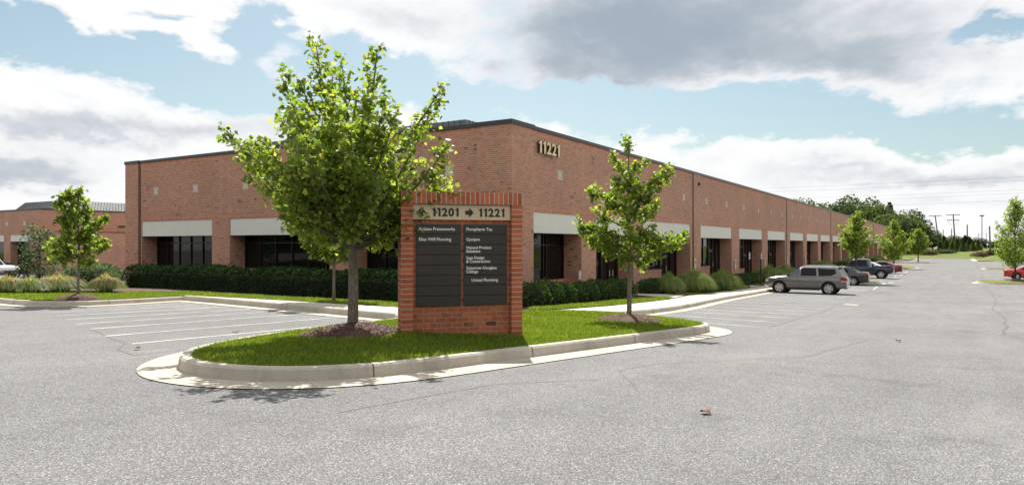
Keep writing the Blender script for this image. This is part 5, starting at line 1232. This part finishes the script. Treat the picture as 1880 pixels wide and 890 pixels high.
# ================================================================ trees beyond the lot
FT = []
def blob_tree(name, label, H, R, seed, m, leaf, n, conifer=False, group=None):
    rs_ = np.random.RandomState(seed); root = thing(name, label, 'tree', (0, 0, 0), 0, group); m_ = MB(); m_.tube([(0, 0, -2), (0, 0, H * .45), (0, 0, H * .9)], [H * .02, H * .014, .03], 7); m_.build('trunk', M['bark2'], root)
    if conifer:
        t = rs_.random(n) ** 1.4; a = rs_.random(n) * 2 * np.pi; tier = .82 + .18 * np.sin(t * 42); rad = R * (1 - t) ** .8 * tier * (rs_.random(n) ** .35)
        P = np.stack([np.cos(a) * rad, np.sin(a) * rad, H * (.04 + .96 * t)], 1); d = np.stack([np.cos(a), np.sin(a), -.35 + 0 * a], 1)
    else:
        k = 16; c = rs_.normal(size=(k, 3)); c /= np.linalg.norm(c, axis=1)[:, None]; c *= rs_.uniform(.35, .85, k)[:, None]; c[:, 2] = c[:, 2] * .8; rad = rs_.uniform(.28, .46, k)
        idx = rs_.randint(0, k, n); d = rs_.normal(size=(n, 3)); d /= np.linalg.norm(d, axis=1)[:, None]; q = c[idx] + d * (rad[idx] * rs_.uniform(.72, 1.05, n))[:, None]
        P = q * np.array((R, R, H * .42)) + np.array((0, 0, H * .56)); P[:, 2] = np.maximum(P[:, 2], H * .06)
    Rf = rot_frames(n, rs_, .5, d); scatter_mesh('crown', P, leaf * rs_.uniform(.6, 1.4, n), Rf, DIAM, M[m], root, rs_); return root
WG = 'tall trees rising behind the roof line'
P1 = blob_tree('broadleaf_tree', 'tall dark broadleaf tree in the wood behind the far end of the roof', 20, 8, 201, 'far', .75, 5200, group=WG)
P2 = blob_tree('broadleaf_tree', 'tall blue green tree with a ragged crown in the wood behind the roof', 20, 7, 202, 'fard', .7, 5200, group=WG)
P3 = blob_tree('conifer_tree', 'pointed dark conifer tip standing above the wood behind the roof', 20, 4.5, 203, 'fard', .7, 4200, True, group=WG)
spots = [(1462, 366, 0, 250, 9), (1490, 362, 0, 262, 10), (1515, 372, 1, 280, 9), (1535, 364, 1, 270, 9), (1552, 358, 1, 300, 10), (1572, 366, 0, 285, 10), (1590, 362, 1, 290, 9), (1606, 370, 0, 275, 9), (1622, 378, 0, 280, 9), (1634, 372, 2, 300, 5),
         (1640, 386, 0, 262, 10), (1662, 394, 0, 270, 9), (1672, 384, 1, 280, 7), (1655, 400, 1, 250, 8), (1692, 412, 0, 290, 8), (1700, 425, 1, 320, 9), (1712, 430, 0, 330, 8), (1685, 420, 1, 265, 7), (1745, 432, 1, 350, 8), (1775, 434, 2, 300, 6), (1790, 436, 1, 330, 7),
         (1840, 441, 0, 380, 10), (1860, 438, 1, 400, 10), (1880, 436, 0, 390, 10), (1905, 430, 1, 380, 12), (1825, 445, 1, 420, 9), (1808, 446, 0, 430, 8), (1762, 438, 0, 370, 7)]
rr = random.Random(77); CN = {}; spots.sort()
for i, (px_, py, kd, d, rad) in enumerate(spots):
    x, y = at(px_, d); zb = GB(x, y) - .5; h = hz_(py, d) - zb; src = (P1, P2, P3)[kd]; s_xy = rad / (8, 7, 4.5)[kd]
    kn = ('broad green tree', 'ragged blue green tree', 'pointed dark conifer')[kd]; cn_ = CN.get(kd, 0); CN[kd] = cn_ + 1
    lb = kn + ', ' + (ORD[cn_] if cn_ < 14 else 'last') + ' of its kind from the left in the distant wood'
    if cn_ == 0: o = src; o.location = (x, y, zb); o.scale = (s_xy, s_xy, h / 20)
    else: o = copy_thing(src, (x, y, zb), rr.uniform(0, 6), (s_xy * rr.uniform(.9, 1.1), s_xy, h / 20), lb)
    o['label'] = lb
EG = 'planted evergreens at the end of the lane'
PE = blob_tree('evergreen_tree', 'dense planted evergreen in the clump beyond the end of the lane', 6, 2.3, 210, 'far', .32, 2600, True, group=EG)
for i, (px_, pt_, pb, d) in enumerate(sorted([(1727, 446, 473, 262), (1738, 440, 472, 270), (1748, 446, 474, 258), (1757, 438, 472, 268), (1768, 444, 472, 262), (1778, 440, 471, 270), (1787, 447, 471, 264), (1796, 449, 470, 270), (1752, 434, 468, 290), (1772, 432, 466, 300), (1733, 433, 468, 300)])):
    x, y = at(px_, d); zb = GB(x, y) + .0; h = max(4, hz_(pt_, d) - zb); q = h / 6
    lb = ('tall' if h > 7 else 'low') + ' planted evergreen in the clump beyond the lane end, ' + ORD[i] + ' from the left'
    if i == 0: PE['label'] = lb; PE.location = (x, y, zb); PE.scale = (q, q, q)
    else: copy_thing(PE, (x, y, zb), rr.uniform(0, 6), (q * 1.15, q * 1.15, q), lb)
def bushat(name, label, px_, d, rx, rz, m, seed, n=1200, leaf=.3, group=None):
    x, y = at(px_, d); leafy_blob(name, label, (x, y, GB(x, y) + .1), rx, rx, rz, n, leaf, m, seed, lump=.15, group=group)
bushat('bronze_shrub', 'low dark bronze shrub on the grass below the thin maple', 1704, 235, 3.2, 1.5, 'red', 220)
bushat('bronze_shrub', 'bronze leaved shrub left part of the bank planting right of the lane', 1805, 205, 2.8, 1.1, 'red', 221)
bushat('bank_shrub', 'dark green shrub between the bronze shrub and the red coupe on the bank', 1832, 203, 2.6, 1.0, 'fard', 222)
bushat('bank_shrub', 'dark green shrub right of its neighbour on the bank behind the red coupe', 1850, 203, 2.4, .95, 'fard', 223)
bushat('tan_grass_tuft', 'tan tuft of tall grass by the base of the lot lamp', 1790, 275, 2.6, 1.8, 'plume', 224, 900, .4)
bushat('dark_shrub', 'low dark shrub under the leftmost planted evergreen', 1732, 250, 4, 1.0, 'fard', 225)
far_tree('young_tree', 'small staked tree on the grass left of the bronze shrub', 236, 13, 4.2, 1.4, 226, 'yellow', .08, .35, 7, .4, z=GB(236, 13) + .1)
# road passing behind the bank, with its sign
hw = MB()
pts_ = [at(1790, 345), at(1830, 330), at(1990, 300)]
for a, b in zip(pts_, pts_[1:]):
    for (x, y), dd in ((a, 0), (b, 0)): pass
v = []
for x, y in pts_: 
    for off in (0, 9): v.append((x + FW.x * off, y + FW.y * off, GB(x, y) + .32 + .02 * off))
hw.add(v, [(0, 2, 3, 1), (2, 4, 5, 3)]); tag(hw.build('road', M['asphalt'], None), kind='structure')
x, y = at(1813, 318); t = thing('road_sign', 'small diamond road sign on a post on the far bank', 'sign', (x, y, GB(x, y)))
m_ = MB(); m_.tube([(0, 0, -.5), (0, 0, 2.2)], .05, 6); m_.build('post', M['steel'], t)
m_ = MB(); c = Vector((0, 0, 2.3)); n_ = -FW * .06; q = .62
pts4 = [c + RT * (q * a) + Vector((0, 0, q * b)) + n_ for a, b in ((1, 0), (0, 1), (-1, 0), (0, -1))]; m_.add(pts4 + [p - n_ * .5 for p in pts4], [(0, 1, 2, 3), (7, 6, 5, 4), (0, 4, 5, 1), (1, 5, 6, 2), (2, 6, 7, 3), (3, 7, 4, 0)]); m_.build('sign_plate', M['white'], t)

# the wood behind the photographer that the dark windows mirror (one uncountable mass)
def wood(name, label, pts, n, seed, leaf=.55):
    rs_ = np.random.RandomState(seed); idx = rs_.randint(0, len(pts), n); c = np.array([(x, y, z) for x, y, z, *_ in pts])[idx]; R_ = np.array([p[3] for p in pts])[idx]; Hh = np.array([p[4] for p in pts])[idx]
    d = rs_.normal(size=(n, 3)); d /= np.linalg.norm(d, axis=1)[:, None]; q = rs_.uniform(.75, 1.05, n); P = c + d * np.stack([R_, R_, Hh * .5], 1) * q[:, None] + np.stack([0 * R_, 0 * R_, Hh * .5], 1)
    o = scatter_mesh(name, P, leaf * rs_.uniform(.7, 1.5, n), rot_frames(n, rs_, .4, d), DIAM, M['far'], None, rs_); tag(o, label, 'trees', kind='stuff')
rr = random.Random(6)
wood('woodland', 'wood standing across the lot behind the viewpoint', [(-34 + rr.uniform(-4, 4), y, 0, 5, rr.uniform(9, 13)) for y in range(-30, 110, 4)] + [(-38 + rr.uniform(-4, 4), y, -1, 6, rr.uniform(6, 9)) for y in range(-30, 110, 5)] + [(x, -42 + rr.uniform(-3, 3), 1.5, 5, rr.uniform(7, 11)) for x in range(-20, 120, 7)], 60000, 300, 1.0)
